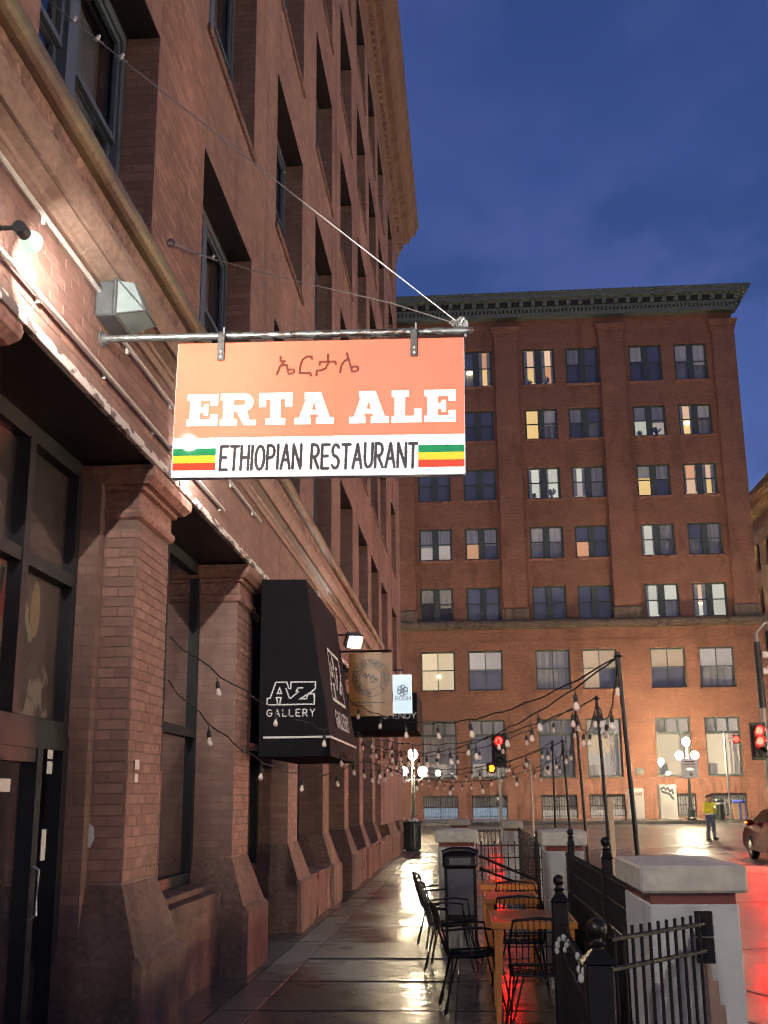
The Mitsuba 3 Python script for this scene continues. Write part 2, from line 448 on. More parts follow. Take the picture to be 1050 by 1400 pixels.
GLYPH = {
    'A': (1.0, [[(0, 0), (.5, 1), (1, 0)], [(.2, .36), (.8, .36)]]), 'B': (.85, [[(0, 0), (0, 1)] + _arc(.35, .76, .4, .24, 90, -90) + [(0, .52)], [(.3, .52)] + _arc(.4, .26, .45, .26, 90, -90) + [(0, 0)]]),
    'C': (.9, [_arc(.5, .5, .5, .5, 50, 310, 13)]), 'D': (.9, [[(0, 0), (0, 1), (.3, 1)] + _arc(.35, .5, .55, .5, 90, -90) + [(0, 0)]]),
    'E': (.8, [[(.8, 1), (0, 1), (0, 0), (.8, 0)], [(0, .52), (.65, .52)]]), 'G': (.95, [_arc(.5, .5, .5, .5, 50, 340, 13) + [(.97, .48), (.55, .48)]]),
    'H': (.85, [[(0, 0), (0, 1)], [(.85, 0), (.85, 1)], [(0, .5), (.85, .5)]]), 'I': (.1, [[(.05, 0), (.05, 1)]]),
    'K': (.85, [[(0, 0), (0, 1)], [(.8, 1), (0, .4)], [(.25, .58), (.85, 0)]]), 'L': (.75, [[(0, 1), (0, 0), (.75, 0)]]),
    'M': (1.1, [[(0, 0), (.1, 1), (.55, .2), (1, 1), (1.1, 0)]]), 'N': (.9, [[(0, 0), (0, 1), (.9, 0), (.9, 1)]]),
    'O': (1.0, [_arc(.5, .5, .5, .5, 90, 450, 17)]), 'P': (.8, [[(0, 0), (0, 1), (.3, 1)] + _arc(.35, .74, .45, .26, 90, -90) + [(0, .48)]]),
    'R': (.85, [[(0, 0), (0, 1), (.3, 1)] + _arc(.35, .74, .45, .26, 90, -90) + [(0, .48)], [(.3, .48), (.85, 0)]]),
    'S': (.8, [_arc(.42, .75, .38, .25, 30, 250, 9) + _arc(.40, .25, .40, .25, 80, -150, 9)]), 'T': (.9, [[(0, 1), (.9, 1)], [(.45, 1), (.45, 0)]]),
    'U': (.85, [[(0, 1), (0, .35)] + _arc(.425, .35, .425, .35, 180, 360) + [(.85, 1)]]), 'W': (1.3, [[(0, 1), (.3, 0), (.65, .8), (1, 0), (1.3, 1)]]),
    'Y': (.9, [[(0, 1), (.45, .5), (.9, 1)], [(.45, .5), (.45, 0)]]), 'Z': (.85, [[(0, 1), (.85, 1), (0, 0), (.85, 0)]]), "'": (.1, [[(.05, 1), (.05, .75)]]), ' ': (.5, [])}


def strokes(text, h, wid=1.0, gap=.28, pen=.12, slant=0.0, jitter=0.0, seed=1):
    """shapely shape of a line of stroke lettering, origin at its lower left"""
    x, out, r = 0.0, [], random.Random(seed)
    for ch in text:
        w, ps = GLYPH[ch]
        dy = r.uniform(-jitter, jitter)
        for p in ps:
            out.append(LineString([((x + q[0] * wid + slant * q[1]) * h, (q[1] + dy) * h) for q in p]).buffer(pen * h / 2, quad_segs=3, join_style='round'))
        x += w * wid + gap
    return unary_union(out), (x - gap) * h


def ring_text(text, R, h, a0, a1, wid=.8, pen=.24):
    """letters along a circle, clockwise from angle a0 to a1 (degrees, from +x), tops outwards"""
    out = []
    for i, ch in enumerate(text):
        a = a0 + (a1 - a0) * (i / max(1, len(text) - 1))
        w, ps = GLYPH[ch]
        for p in ps:
            g = LineString([((q[0] - w / 2) * wid * h, q[1] * h) for q in p]).buffer(pen * h / 2, quad_segs=2)
            g = affinity.translate(g, 0, R); out.append(affinity.rotate(g, a - 90, origin=(0, 0)))
    return unary_union(out)


def _slab():
    P = Polygon
    R = lambda *a: sbox(*a)
    E = unary_union([R(.08,0,.36,1), R(0,0,.80,.20), R(0,.80,.80,1), R(.64,0,.84,.36), R(.64,.64,.84,1), R(.3,.41,.56,.59), R(.46,.32,.58,.68)])
    L = unary_union([R(.08,0,.36,1), R(0,0,.80,.20), R(0,.80,.46,1), R(.60,0,.80,.42)])
    Tt = unary_union([R(.31,0,.59,1), R(.18,0,.72,.20), R(0,.80,.90,1), R(0,.56,.19,1), R(.71,.56,.90,1)])
    bowl = unary_union([R(.1,.44,.62,1), Point(.62,.72).buffer(.28)]).difference(unary_union([R(.36,.62,.6,.82), Point(.58,.72).buffer(.10)]))
    Rr = unary_union([R(.08,0,.36,1), R(0,0,.46,.20), R(0,.80,.4,1), bowl, P([(.42,.5),(.72,.5),(.80,.16),(.98,.16),(.98,0),(.66,0),(.56,.2)])])
    A = P([(.36,1),(.70,1),(.98,.12),(.68,.12),(.62,.30),(.42,.30),(.37,.12),(.10,.12)]).union(R(.0,0,.44,.20)).union(R(.58,0,1.06,.20)).union(R(.26,.80,.7,1)).difference(P([(.46,.44),(.58,.44),(.52,.70)]))
    return {'E': (E,.84), 'L': (L,.80), 'T': (Tt,.90), 'R': (Rr,.98), 'A': (A,1.06)}


SLAB = _slab()


def slab_text(text, h, gap=.07):
    x, out = 0.0, []
    for ch in text:
        if ch == ' ': x += .34; continue
        g, w = SLAB[ch]; out.append(affinity.translate(g, x, 0)); x += w + gap
    return affinity.scale(unary_union(out), h, h, origin=(0, 0)), (x - gap) * h


# ------------------------------------------------------------------ ground
def ground_z(y): t = np.clip((np.asarray(y, float) - 47) / 17, 0, 1); return .30 * t * t * (3 - 2 * t)


def sheet(x0, x1, ys, z):
    m = M()
    v = [[x, y, z + float(ground_z(y))] for y in ys for x in (x0, x1)]
    return m.add(v, [[2 * i, 2 * i + 1, 2 * i + 3, 2 * i + 2] for i in range(len(ys) - 1)])


struct('ground', sheet(-900, 900, [-300, 30, 47, 52, 56, 60, 64, 70, 120, 900], -.30), 'm_road')
struct('road', sheet(-60, 60, [-60, 20, 40, 47, 49, 51, 53, 55, 57, 59, 61, 63, 64.2, 130], -.12), 'm_road')
mk = M()
for (x0, y0, x1, y1, w) in [(4.2, 41.8, 9.0, 42.3, .14), (4.6, 37.5, 8.2, 37.9, .14), (4.4, 33.6, 6.2, 33.8, .13), (7.2, 44.5, 9.0, 44.6, .13)]:
    mk.bar((x0, y0, -.1155), (x1, y1, -.1155), w, .006)
struct('road_marking', mk, 'm_marking')
ts = M()
for pts in ([(2.3, 12.4), (2.75, 11.2), (2.95, 10.1), (3.3, 9.0), (4.2, 8.2)], [(2.2, 10.2), (2.6, 9.3), (3.2, 8.5), (3.9, 7.9)], [(5.5, 30), (7.2, 27.5), (8.2, 24), (8.4, 18)], [(2.0, 20), (6.0, 21.2), (14, 21)], [(2.0, 14.6), (7.0, 14.9), (15, 14.4)]):
    for a, b in zip(pts[:-1], pts[1:]): ts.bar((a[0], a[1], -.117), (b[0], b[1], -.117), .05, .004)
struct('tar_seam', ts, 'm_leaf')
kb = M().box(1.72, 1.90, -8, 43.2, -.3, .0, .02).box(-40, 1.90, 43.2, 43.4, -.3, .0, .02)
struct('kerb', kb, 'm_kerb')
sw = struct('sidewalk', M().box(-40, 1.72, -8, 43.2, -.28, -.03), 'm_slab')
SL = {}
for (x0, x1) in ((-2.14, -1.80), (-1.80, -.16), (-.16, 1.715)):
    w = x1 - x0
    SL[x0] = mikit.ply(cbox(w - .010, 1.5 - .010, .06, .0035), 'm_slab_pale' if x0 < -2 else 'm_slab')
    for i in range(24):
        y0 = 6.81 + 1.52 * (i - 1)
        tilt = T().translate([x0 + w / 2, y0 + .76, -.030 + rng.uniform(-.003, .003)]).rotate([1, 0, 0], rng.uniform(-.30, .22)).rotate([0, 1, 0], rng.uniform(-.2, .2))
        copy('slab', SL[x0], sw, np.array(tilt.matrix))
struct('corner_paving', M().box(-2.14, 1.715, 41.78, 43.19, -.06, -.002, .006).box(-40, -2.15, 39.7, 43.19, -.06, -.003, .006), 'm_slab')
struct('building_strip', M().box(-3.4, -2.15, -8, 39.68, -.06, -.006), 'm_slab')
fp = M()
fp.add([[x, y, z] for (y, z) in ((64.1, .18), (64.1, .34), (64.14, .352), (70.2, .37), (80, .37)) for x in (-60, 60)], [[2 * i, 2 * i + 1, 2 * i + 3, 2 * i + 2] for i in range(4)])
struct('far_pavement', fp, 'm_slab')
struct('right_pavement', M().box(19.5, 23.6, -60, 40, -.3, .0, .02), 'm_slab')

# ------------------------------------------------------------------ left building
W, PX, FXP = -2.3, -2.45, -2.855        # upper wall plane, pillar plane, storefront plane
B = 'brick_building'
labels[B] = {'label': 'tall red brick warehouse on the left with deep windows and a heavy cornice', 'category': 'building'}
FAR = [7.59, 11.45, 15.28, 19.02, 22.72, 26.3, 29.6, 32.9, 37.3]     # far jambs of the window columns
ROWS = [(5.60, 7.58), (8.89, 11.12), (12.40, 14.64), (15.93, 18.15), (19.42, 21.5)]
WIN_W = 2.3
holes = []
for k, yf in enumerate(FAR):
    for r, (zs, zh) in enumerate(ROWS): holes.append((yf - WIN_W, yf, zs, zh, k, r))
for yf in (32.9, 37.3): holes.append((yf - WIN_W, yf, 5.4 - 2.6, 5.0, 9, -1))
END = 39.5
wall = Polygon([(-8, 4.84), (-8, 22.4), (END, 22.4), (END, 1.0), (29.9, 1.0), (29.9, 4.84)]).difference(unary_union([sbox(a, c, b, d) for a, b, c, d, _, _ in holes]))
wm = M().poly(wall, .34, face_street(W - .34, 0, 0))
wm.box(-14, W - .34, END - .4, END - .001, 0, 22.4).box(-14, W - .34, -8, END, 22.0, 22.3)
put('wall', wm, 'm_brick_wall', B)
# mortar-backed single bricks where they are large enough to tell apart
STR = [mikit.ply(cbox(.02, BL - .010, BH - .011, .0025), b) for b in BRICKS]
HEAD = [mikit.ply(cbox(BL - .010, .02, BH - .011, .0025), b) for b in BRICKS]


def brick_field(parent, plane, at, a0, a1, z0, z1, skip=0.0):
    """courses of single bricks on the wall plane x = at ('x') or y = at ('y')"""
    for i in range(int(math.ceil(z0 / BH - 1e-6)), int(z1 / BH + 1e-6)):
        z = (i + .5) * BH
        off = .5 * (i % 2)
        j = math.floor(a0 / BL + off)
        while (j - off) * BL < a1 - 1e-6:
            lo, hi = max(a0, (j - off) * BL), min(a1, (j + 1 - off) * BL); j += 1
            if hi - lo < .045: continue
            sc = (hi - lo - .010) / (BL - .010)
            d = rng.uniform(-.0012, .0012)
            m = np.eye(4)
            if plane == 'x': m[1, 1] = sc; m[:3, 3] = (at - .0066 + d, (lo + hi) / 2, z)
            else: m[0, 0] = sc; m[:3, 3] = ((lo + hi) / 2, at + .0066 + d, z)
            copy('brick', rng.choice(STR if plane == 'x' else HEAD), parent, m)


lint = M().box(W - .34, W, -8, 29.899, 4.17, 4.838)
lk = put('lintel', lint, 'm_brick_wall', B)
brick_field(lk, 'x', W, 5.02, 9.03, 4.22, 4.84)
put('lintel_angle', M().box(W - .03, W + .012, -8, 29.89, 4.135, 4.205, .004), 'm_paint_chip', B)
pier = put('window_pier', M().box(W - .30, W - .003, 7.60, 9.13, 5.55, 5.56), 'm_brick_wall', B)
brick_field(pier, 'x', W, 7.595, 9.145, 5.55, 8.48)
for yf, z1 in ((7.59, 7.575), (11.45, 7.575)):
    j = put('window_jamb', M().box(W - .29, W - .20, yf + .003, yf + .006, 5.6, 5.62), 'm_brick_wall', B)
    brick_field(j, 'y', yf, W - .27, W - .005, 5.62, z1)
put('opening_soffit', M().box(FXP - .02, W - .031, -8, 29.88, 4.15, 4.168).box(FXP - .03, W - .34, -8, 29.88, 4.169, 4.4), 'm_black_paint', B)

# windows above: frame (two lights with a broad mullion), sashes, panes, blinds
WX = W - .27


def upper_window(y0, y1, z0, z1, near):
    f = M()
    f.box(WX - .08, WX, y0, y0 + .09, z0, z1).box(WX - .08, WX, y1 - .09, y1, z0, z1)
    f.box(WX - .08, WX, y0 + .09, y1 - .09, z1 - .10, z1).box(WX - .08, WX + .05, y0 + .09, y1 - .09, z0, z0 + .08)
    c = (y0 + y1) / 2
    f.box(WX - .08, WX + .015, c - .09, c + .09, z0 + .081, z1 - .101)
    w = put('window', f, 'm_frame_blue', B)
    zm = (z0 + z1) / 2
    for a, b in ((y0 + .09, c - .09), (c + .09, y1 - .09)):
        s = M()
        for (p, q, x) in ((z0 + .08, zm + .02, -.06), (zm - .02, z1 - .10, -.02)):
            s.box(WX + x - .03, WX + x, a, a + .05, p, q).box(WX + x - .03, WX + x, b - .05, b, p, q)
            s.box(WX + x - .03, WX + x, a + .05, b - .05, p, p + .05).box(WX + x - .03, WX + x, a + .05, b - .05, q - .05, q)
        if near: put('sash', s, 'm_frame_blue', w)
        put('pane', M().add([[WX - .065, a, z0 + .08], [WX - .065, b, z0 + .08], [WX - .065, b, z1 - .1], [WX - .065, a, z1 - .1]], [[0, 1, 2, 3]]), 'm_glass', w)
        bl = M()
        n = 12
        for i in range(n):
            yy = a + (b - a) * (i + .5) / n
            bl.box(WX - .20 - .02 * (i % 2), WX - .19, yy - (b - a) / n * .5, yy + (b - a) / n * .48, z0 + .05, z1 - .05)
        put('blind', bl, 'm_blind', w)
    return w


for a, b, c, d, k, r in holes:
    if k == 0 and r > 1: continue
    upper_window(a, b, c, d, k < 4)
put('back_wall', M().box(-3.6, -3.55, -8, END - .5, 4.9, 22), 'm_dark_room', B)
for a, b, c, d, k, r in holes:
    put('window_head', M().box(W - .26, W - .004, a + .004, b - .004, d - .012, d - .001), 'm_black_paint', B)
    if r != 0: put('window_sill', M().box(W - .2, W + .035, a - .05, b + .05, c - .09, c - .002, .01), 'm_sandstone', B)

# belt course: cove, fascia and half-round
BELT_END = 28.7
prof = [(-2.34, 4.84), (-2.275, 4.845), (-2.265, 4.90), (-2.25, 4.905), (-2.24, 4.93), (-2.176, 4.955)]



def run(profile, y0, y1):
    m = M()
    p = np.array(profile)
    rings = [np.stack([p[:, 0], np.full(len(p), y), p[:, 1]], 1) for y in (y0, y1)]
    m.loft(rings, close=False)
    g = Polygon(profile)
    for y, s in ((y0, 1), (y1, -1)):
        v, f = trimesh.creation.triangulate_polygon(g, engine='earcut')
        m.add(np.stack([v[:, 0], np.full(len(v), y), v[:, 1]], 1), f if s > 0 else np.asarray(f)[:, ::-1])
    return m


seg = [-8.0, 3.2, 6.06, 8.3, 10.9, 13.5, 16.1, 18.7, 21.3, 23.9, 26.5, BELT_END]
for i in range(len(seg) - 1):
    put('belt_cove', run(prof + [(-2.176, 4.962), (-2.34, 4.962)], seg[i] + .005, seg[i + 1] - .005), 'm_belt_tan', B)
    put('belt_fascia', run([(-2.33, 4.985), (-2.152, 4.968), (-2.112, 5.055), (-2.105, 5.10), (-2.33, 5.10)], seg[i] + .004, seg[i + 1] - .004), 'm_belt_tan', B)
put('belt_frieze', run([(-2.33, 5.101), (-2.19, 5.101), (-2.19, 5.30), (-2.175, 5.34), (-2.33, 5.34)], -8, BELT_END - .01), 'm_belt_stone', B)
half = [(-2.165 + .085 * math.cos(a), 5.425 + .085 * math.sin(a)) for a in np.linspace(-math.pi / 2, math.pi / 2, 9)]
for i in range(len(seg) - 1):
    put('belt_roll', run([(-2.33, 5.341)] + half + [(-2.33, 5.53)], seg[i] + .003, seg[i + 1] - .003), 'm_gold', B)

# roof cornice
for nm, mt_, pf in (('cornice_bed', 'm_cornice_brown', [(-2.31, 21.75), (-2.27, 21.78), (-2.25, 22.0), (-2.16, 22.098), (-2.31, 22.098)]), ('dentil_band', 'm_sandstone', [(-2.31, 22.10), (-2.17, 22.10), (-2.17, 22.358), (-2.31, 22.358)]),
                    ('cornice_mould', 'm_cornice_brown', [(-2.31, 22.36), (-2.05, 22.362), (-2.03, 22.48), (-1.98, 22.56), (-2.31, 22.56)]), ('cornice_soffit', 'm_sandstone', [(-2.31, 22.562), (-1.80, 22.585), (-1.80, 22.66), (-2.31, 22.66)]),  # darker stone on the soffit run stands for the recess shadow
                    ('cornice', 'm_cornice_brown', [(-1.797, 22.60), (-1.74, 22.78), (-1.66, 22.86), (-1.55, 22.9), (-1.52, 23.08), (-1.42, 23.2), (-1.41, 23.3), (-2.31, 23.4), (-2.31, 22.662), (-1.797, 22.662)])):
    put(nm, run(pf, -8, END + .25), mt_, B)
dt = M()
for i in range(120): dt.box(-2.17, -2.06, i * .33, i * .33 + .17, 22.12, 22.30)
put('dentil', dt, 'm_belt_stone', B); labels[B + '__dentil'] = {'kind': 'stuff'}

# pillars: block, splayed base, brick shaft, capital
PIL = [(4.36, 5.24), (8.10, 8.98), (11.84, 12.66), (15.5, 16.35), (19.2, 20.02), (22.5, 23.27), (25.63, 26.5), (29.0, 29.9), (33.4, 36.6), (38.2, END)]


def stack(x0, y0, y1, back, prof, ch=0.0):
    """a stack of rectangles that grow by the profile's offset: (z, offset)"""
    rings = []
    for z, o in prof:
        c = ch
        rings.append(np.array([(back, y0 - o, z), (x0 + o - c, y0 - o, z), (x0 + o, y0 - o + c, z), (x0 + o, y1 + o - c, z), (x0 + o - c, y1 + o, z), (back, y1 + o, z)]))
    return M().loft(rings)


for i, (a, b) in enumerate(PIL):
    p = put('pillar', stack(PX, a, b, -3.3, [(1.05, -.004), (3.80, -.004)]), 'm_brick_wall', B)
    put('base_block', stack(PX, a, b, -3.3, [(-.05, .215), (.60, .215), (.645, .17)], .05), 'm_sandstone', p)
    put('base_splay', stack(PX, a, b, -3.3, [(.646, .165), (1.06, .02), (1.10, .004), (1.11, -.02)], .004), 'm_sandstone', p)
    put('capital', stack(PX, a, b, -3.3, [(3.745, .003), (3.76, .03), (3.79, .042), (3.815, .042), (3.84, .016), (3.955, .014), (3.965, .05), (3.995, .055), (4.0, .10), (4.05, .145), (4.10, .155), (4.105, .148), (4.134, .148)], .01), 'm_cap_stone', p)
    if i == 1:
        brick_field(p, 'x', PX, a + .004, b - .004, 1.12, 3.74)
        brick_field(p, 'y', a, FXP + .15, PX - .006, 1.12, 3.74)
    if i == 2: brick_field(p, 'x', PX, a + .004, b - .004, 1.12, 3.74)
jm = M().box(-3.0, FXP + .15, 7.98, 8.2, 0, 4.14)
put('door_jamb', jm, 'm_brick_wall', B)

# rough stone below the shop windows
def rough_block(x0, x1, y0, y1, z0, z1, seed, amp=.035):
    t = trimesh.creation.box((x1 - x0, y1 - y0, z1 - z0)).subdivide_to_size(.16)
    v = t.vertices + np.array([(x0 + x1) / 2, (y0 + y1) / 2, (z0 + z1) / 2])
    n = meshkit.fbm(v * 3.1, 3, seed) - .5
    v[:, 0] += amp * 2 * n * (v[:, 0] > (x0 + x1) / 2); v[:, 2] += amp * n * (v[:, 2] > z0 + .1)
    return trimesh.Trimesh(v, t.faces, process=False)


for q, (a, b, x, z, st) in enumerate([(9.2, 11.62, -2.50, .80, 2.4), (16.57, 18.98, -2.29, .62, .8), (23.5, 25.4, -2.29, .66, .65), (26.7, 28.78, -2.29, .66, .7), (30.1, 33.2, -2.27, .70, .8), (36.8, 38.0, -2.27, .7, .6)]):
    sw_ = put('plinth_wall', M().box(-3.3, x - .06, a, b, -.05, z - .04), 'm_sandstone', B)
    y = a
    while y < b - .2:
        e = min(b, y + st * rng.uniform(.85, 1.15))
        if b - e < .3: e = b
        put('stone', rough_block(-2.9, x, y + .006, e - .006, -.05, z, rng.randrange(99)), 'm_sandstone', sw_, smooth=40)
        y = e
put('window_ledge', M().box(-2.9, -2.62, 9.0, 11.8, .80, .86, .01), 'm_sandstone', B)

# shop windows and doors between the pillars
def opening(a, b, z0, door=False, mull=(.5,), trans=(3.23,), glow=None):
    f = M()
    f.box(FXP - .10, FXP, a, a + .09, z0, 4.149).box(FXP - .10, FXP, b - .09, b, z0, 4.149)
    f.box(FXP - .10, FXP, a + .09, b - .09, 4.03, 4.149).box(FXP - .10, FXP, a + .09, b - .09, z0, z0 + .1)
    ms = [a] + [a + (b - a) * t for t in mull] + [b]
    for c in ms[1:-1]: f.box(FXP - .10, FXP + .02, c - .05, c + .05, z0 + .1, 4.03)
    for t in trans: f.box(FXP - .08, FXP + .01, a + .09, b - .09, t - .045, t + .045)
    w = put('shop_window', f, 'm_frame_black', B)
    zz = [z0 + .1] + list(trans) + [4.03]
    for i in range(len(ms) - 1):
        for j in range(len(zz) - 1):
            put('pane', M().add([[FXP - .05, ms[i], zz[j]], [FXP - .05, ms[i + 1], zz[j]], [FXP - .05, ms[i + 1], zz[j + 1]], [FXP - .05, ms[i], zz[j + 1]]], [[0, 1, 2, 3]]), 'm_glass', w)
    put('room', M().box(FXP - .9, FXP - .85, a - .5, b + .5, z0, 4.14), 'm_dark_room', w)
    return w


w0 = opening(5.24, 7.98, 2.12, mull=(.624,), trans=(3.23,))
P1 = FXP - .078
for (a, b, z0, z1, m_) in [(7.0, 7.88, 2.21, 3.18, 'm_poster_dark'), (7.0, 7.88, 3.28, 4.02, 'm_poster_dark'), (5.34, 6.89, 2.21, 3.18, 'm_poster_red'), (5.34, 6.89, 3.28, 4.02, 'm_poster_dark')]:
    put('poster', M().box(P1 - .002, P1, a, b, z0, z1), m_, w0)
fig = [(affinity.scale(Point(7.40, 2.95).buffer(.15), .55, 1.3), 'm_poster_yellow'), (LineString([(7.2, 3.14), (7.3, 3.05), (7.24, 2.9), (7.34, 2.75)]).buffer(.035), 'm_poster_pale'), (Polygon([(7.18, 2.24), (7.74, 2.24), (7.72, 2.5), (7.6, 2.62), (7.5, 2.52), (7.4, 2.63), (7.3, 2.55), (7.2, 2.5)]), 'm_poster_pale'), (Polygon([(7.12, 3.3), (7.22, 3.3), (7.2, 3.62), (7.14, 3.6)]), 'm_poster_pale'),
       (unary_union([Point(6.3, 3.55).buffer(.30).difference(Point(6.3, 3.58).buffer(.22)), Point(6.62, 3.4).buffer(.16).difference(Point(6.62, 3.4).buffer(.10)), Point(5.9, 3.45).buffer(.25)]), 'm_poster_pale'),
       (Polygon([(6.0, 2.7), (6.4, 2.95), (6.7, 3.12), (6.86, 3.14), (6.8, 2.9), (6.6, 2.85), (6.5, 2.6), (6.2, 2.75)]), 'm_poster_dark'), (Polygon([(6.3, 2.9), (6.5, 3.0), (6.56, 2.8), (6.4, 2.7)]), 'm_poster_pale')]
for q, (g, m_) in enumerate(fig): put('poster_figure', M().poly(g, .003, face_street(P1 + .001 + .002 * (q == 6), 0, 0)), m_, w0)
f = M().box(FXP - .10, FXP + .01, 7.40, 7.50, -.02, 2.02).box(FXP - .10, FXP + .01, 7.88, 7.98, -.02, 2.119).box(FXP - .10, FXP + .01, 4.4, 7.88, 2.021, 2.119).box(FXP - .09, FXP, 6.62, 6.72, -.02, 2.02).box(FXP - .09, FXP, 6.72, 7.40, 1.93, 2.02).box(FXP - .09, FXP, 6.72, 7.40, 0, .22).box(FXP - .10, FXP, 4.4, 6.6, 0, 2.02)
d = put('shop_door', f, 'm_frame_black', B)
put('pane', M().add([[FXP - .05, 6.72, .22], [FXP - .05, 7.40, .22], [FXP - .05, 7.40, 1.93], [FXP - .05, 6.72, 1.93]], [[0, 1, 2, 3]]), 'm_glass', d)
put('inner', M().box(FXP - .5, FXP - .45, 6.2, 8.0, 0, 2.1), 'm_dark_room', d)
put('handle', M().tube([(FXP + .01, 7.44, .95), (FXP + .05, 7.44, .97), (FXP + .05, 7.44, 1.25), (FXP + .01, 7.44, 1.27)], .011), 'm_galv', d)
put('lock_plate', M().box(FXP + .0115, FXP + .016, 7.55, 7.63, 1.30, 1.50), 'm_sticker', d)
for z in (1.86, 1.96): put('notice', M().box(FXP + .0005, FXP + .003, 7.60, 7.70, z, z + .085), 'm_sticker', d)
put('notice', M().box(FXP - .049, FXP - .047, 6.85, 7.12, 1.74, 1.82), 'm_sticker', d)
opening(8.98, 11.84, .87, mull=(.5,), trans=(2.35,))
opening(12.66, 15.5, .0, mull=(.3, .7), trans=(2.35,))
opening(16.35, 19.2, .66, mull=(.5,), trans=(2.8,))
opening(20.02, 22.5, .0, mull=(.5,), trans=(2.5,))
opening(23.27, 25.63, .66, mull=(.5,), trans=(2.8,))
opening(26.5, 29.0, .66, mull=(.5,), trans=(2.8,))
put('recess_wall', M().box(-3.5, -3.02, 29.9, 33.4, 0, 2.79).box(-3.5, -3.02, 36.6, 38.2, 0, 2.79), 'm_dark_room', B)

# sticker bits on the first pillar
put('sticker', M().box(PX + .0095, PX + .013, 8.26, 8.36, 1.90, 1.97).box(PX + .0095, PX + .013, 8.26, 8.34, 1.81, 1.87), 'm_sticker', B)
put('paper_scrap', M().poly(Polygon([(-2.78, 1.38), (-2.69, 1.36), (-2.66, 1.42), (-2.67, 1.50), (-2.71, 1.53), (-2.77, 1.48)]), .003, face_cam(0, 8.094, 0)), 'm_sticker', B)
put('metal_tag', M().box(-2.52, -2.44, 9.33, 9.50, .18, .52, .004).box(-2.5, -2.49, 9.2, 9.3, .3, .31), 'm_plaster', B)
# ------------------------------------------------------------------ things on the left wall
def rail_pipe(name, label, y0, y1, z, r=.016):
    t = thing(name, label, 'conduit')
    put('pipe', M().tube([(W + .04, y0, z), (W + .04, (y0 + y1) / 2, z), (W + .04, y1, z)], r), 'm_conduit', t, smooth=40)
    y = max(y0, 4.0) + .35
    while y < y1:
        put('strap', M().box(W + .008, W + .028, y - .010, y + .010, z - .030, z + .018, .002), 'm_conduit', t); y += 1.15
    return t


rail_pipe('conduit', 'upper pale conduit along the wall below the stone band, ending at the box lamp', -3, 6.42, 4.82, .014)
rail_pipe('conduit', 'lower pale conduit along the brick above the black soffit', -3, 10.2, 4.345, .015)
rail_pipe('conduit', 'pale conduit running along the wall from the box lamp behind the large sign', 6.75, 12.1, 4.70, .014)


def par_lamp(name, label, y, on, aim=(.20, 1.0, -.16), beam=0.0, cut=16.0, glow=.045, bw=.6):
    t = thing(name, label, 'lamp')
    c = np.array([-2.10, y, 4.37])
    ax = np.array(aim, float); ax /= np.linalg.norm(ax)
    put('arm', M().tube([(W + .05, y - .16, 4.345), (W + .12, y - .17, 4.36), tuple(c - ax * .17)], .012).lathe([(0, 0), (.03, 0), (.033, .02), (.033, .09), (.024, .10), (0, .10)], c - ax * .19, 14, ax), 'm_fixture', t, smooth=40)
    put('bulb', M().lathe([(.022, -.10), (.026, -.085), (.046, -.045), (.060, -.01), (.062, 0)], c, 20, ax), 'm_frosted', t, smooth=40, light=np.array([.75, 1.0, .8]) * glow, w=.15)
    put('lens', M().lathe([(.062, 0), (.058, .008), (.035, .02), (0, .024)], c, 20, ax), 'm_frosted', t, smooth=40, light=LAMP_COOL * on, w=.5)
    if beam:     # the narrow beam of the reflector
        o = c + ax * .06
        scene[t + '_beam'] = {'type': 'spot', 'to_world': T().look_at(origin=list(o), target=list(o + ax), up=[0, 0, 1]), 'intensity': rgb(*(LAMP_COOL * beam)), 'cutoff_angle': cut, 'beam_width': cut * bw, 'sampling_weight': 3.0}


par_lamp('spot_lamp', 'lit spot lamp bulb on the wall at the left edge, above the black soffit', 4.93, 6.0, beam=1.3, aim=(-.06, 1.0, .06), cut=46.0, glow=.06, bw=.3)
par_lamp('spot_lamp', 'spot lamp on the lower conduit hidden behind the left edge of the large sign', 8.36, 10.0, beam=1.3, aim=(.05, 1.0, .0), cut=52.0, glow=.1)
par_lamp('spot_lamp', 'spot lamp on the lower conduit just outside the left edge of the picture', 1.5, 40.0, beam=9.5, aim=(1.65, 5.1, -.32), cut=17.0)
par_lamp('spot_lamp', 'spot lamp on the lower conduit furthest back along the wall, behind the viewer', -1.9, 40.0, beam=4.5, aim=(2.95, 6.7, -3.3), cut=17.0)

# square wall light
wl = thing('box_lamp', 'grey square box lamp with angled glass where the sign pole leaves the wall', 'lamp')
put('housing', M().box(W + .005, W + .13, 6.43, 6.77, 4.66, 4.90, .012), 'm_fixture', wl)
put('gasket', M().box(W + .13, W + .150, 6.415, 6.785, 4.65, 4.91, .006), 'm_fixture', wl)
c8 = [(W + .151, 6.43, 4.665), (W + .151, 6.77, 4.665), (W + .151, 6.77, 4.895), (W + .151, 6.43, 4.895), (W + .32, 6.475, 4.70), (W + .32, 6.725, 4.70), (W + .25, 6.46, 4.885), (W + .25, 6.74, 4.885)]
put('glass', trimesh.convex.convex_hull(np.array(c8)), 'm_lamp_glass', wl)
rb = M()
for a, b in ((3, 4), (4, 5), (2, 5), (0, 4), (6, 4)): rb.bar(np.array(c8[a]) + (.002, -.002, .002), np.array(c8[b]) + (.002, -.002, .0), .010)
put('glass_rib', rb, 'm_fixture', wl)

# ------------------------------------------------------------------ the restaurant sign and its pole
SY = 6.6
ROLL = math.radians(-.95)


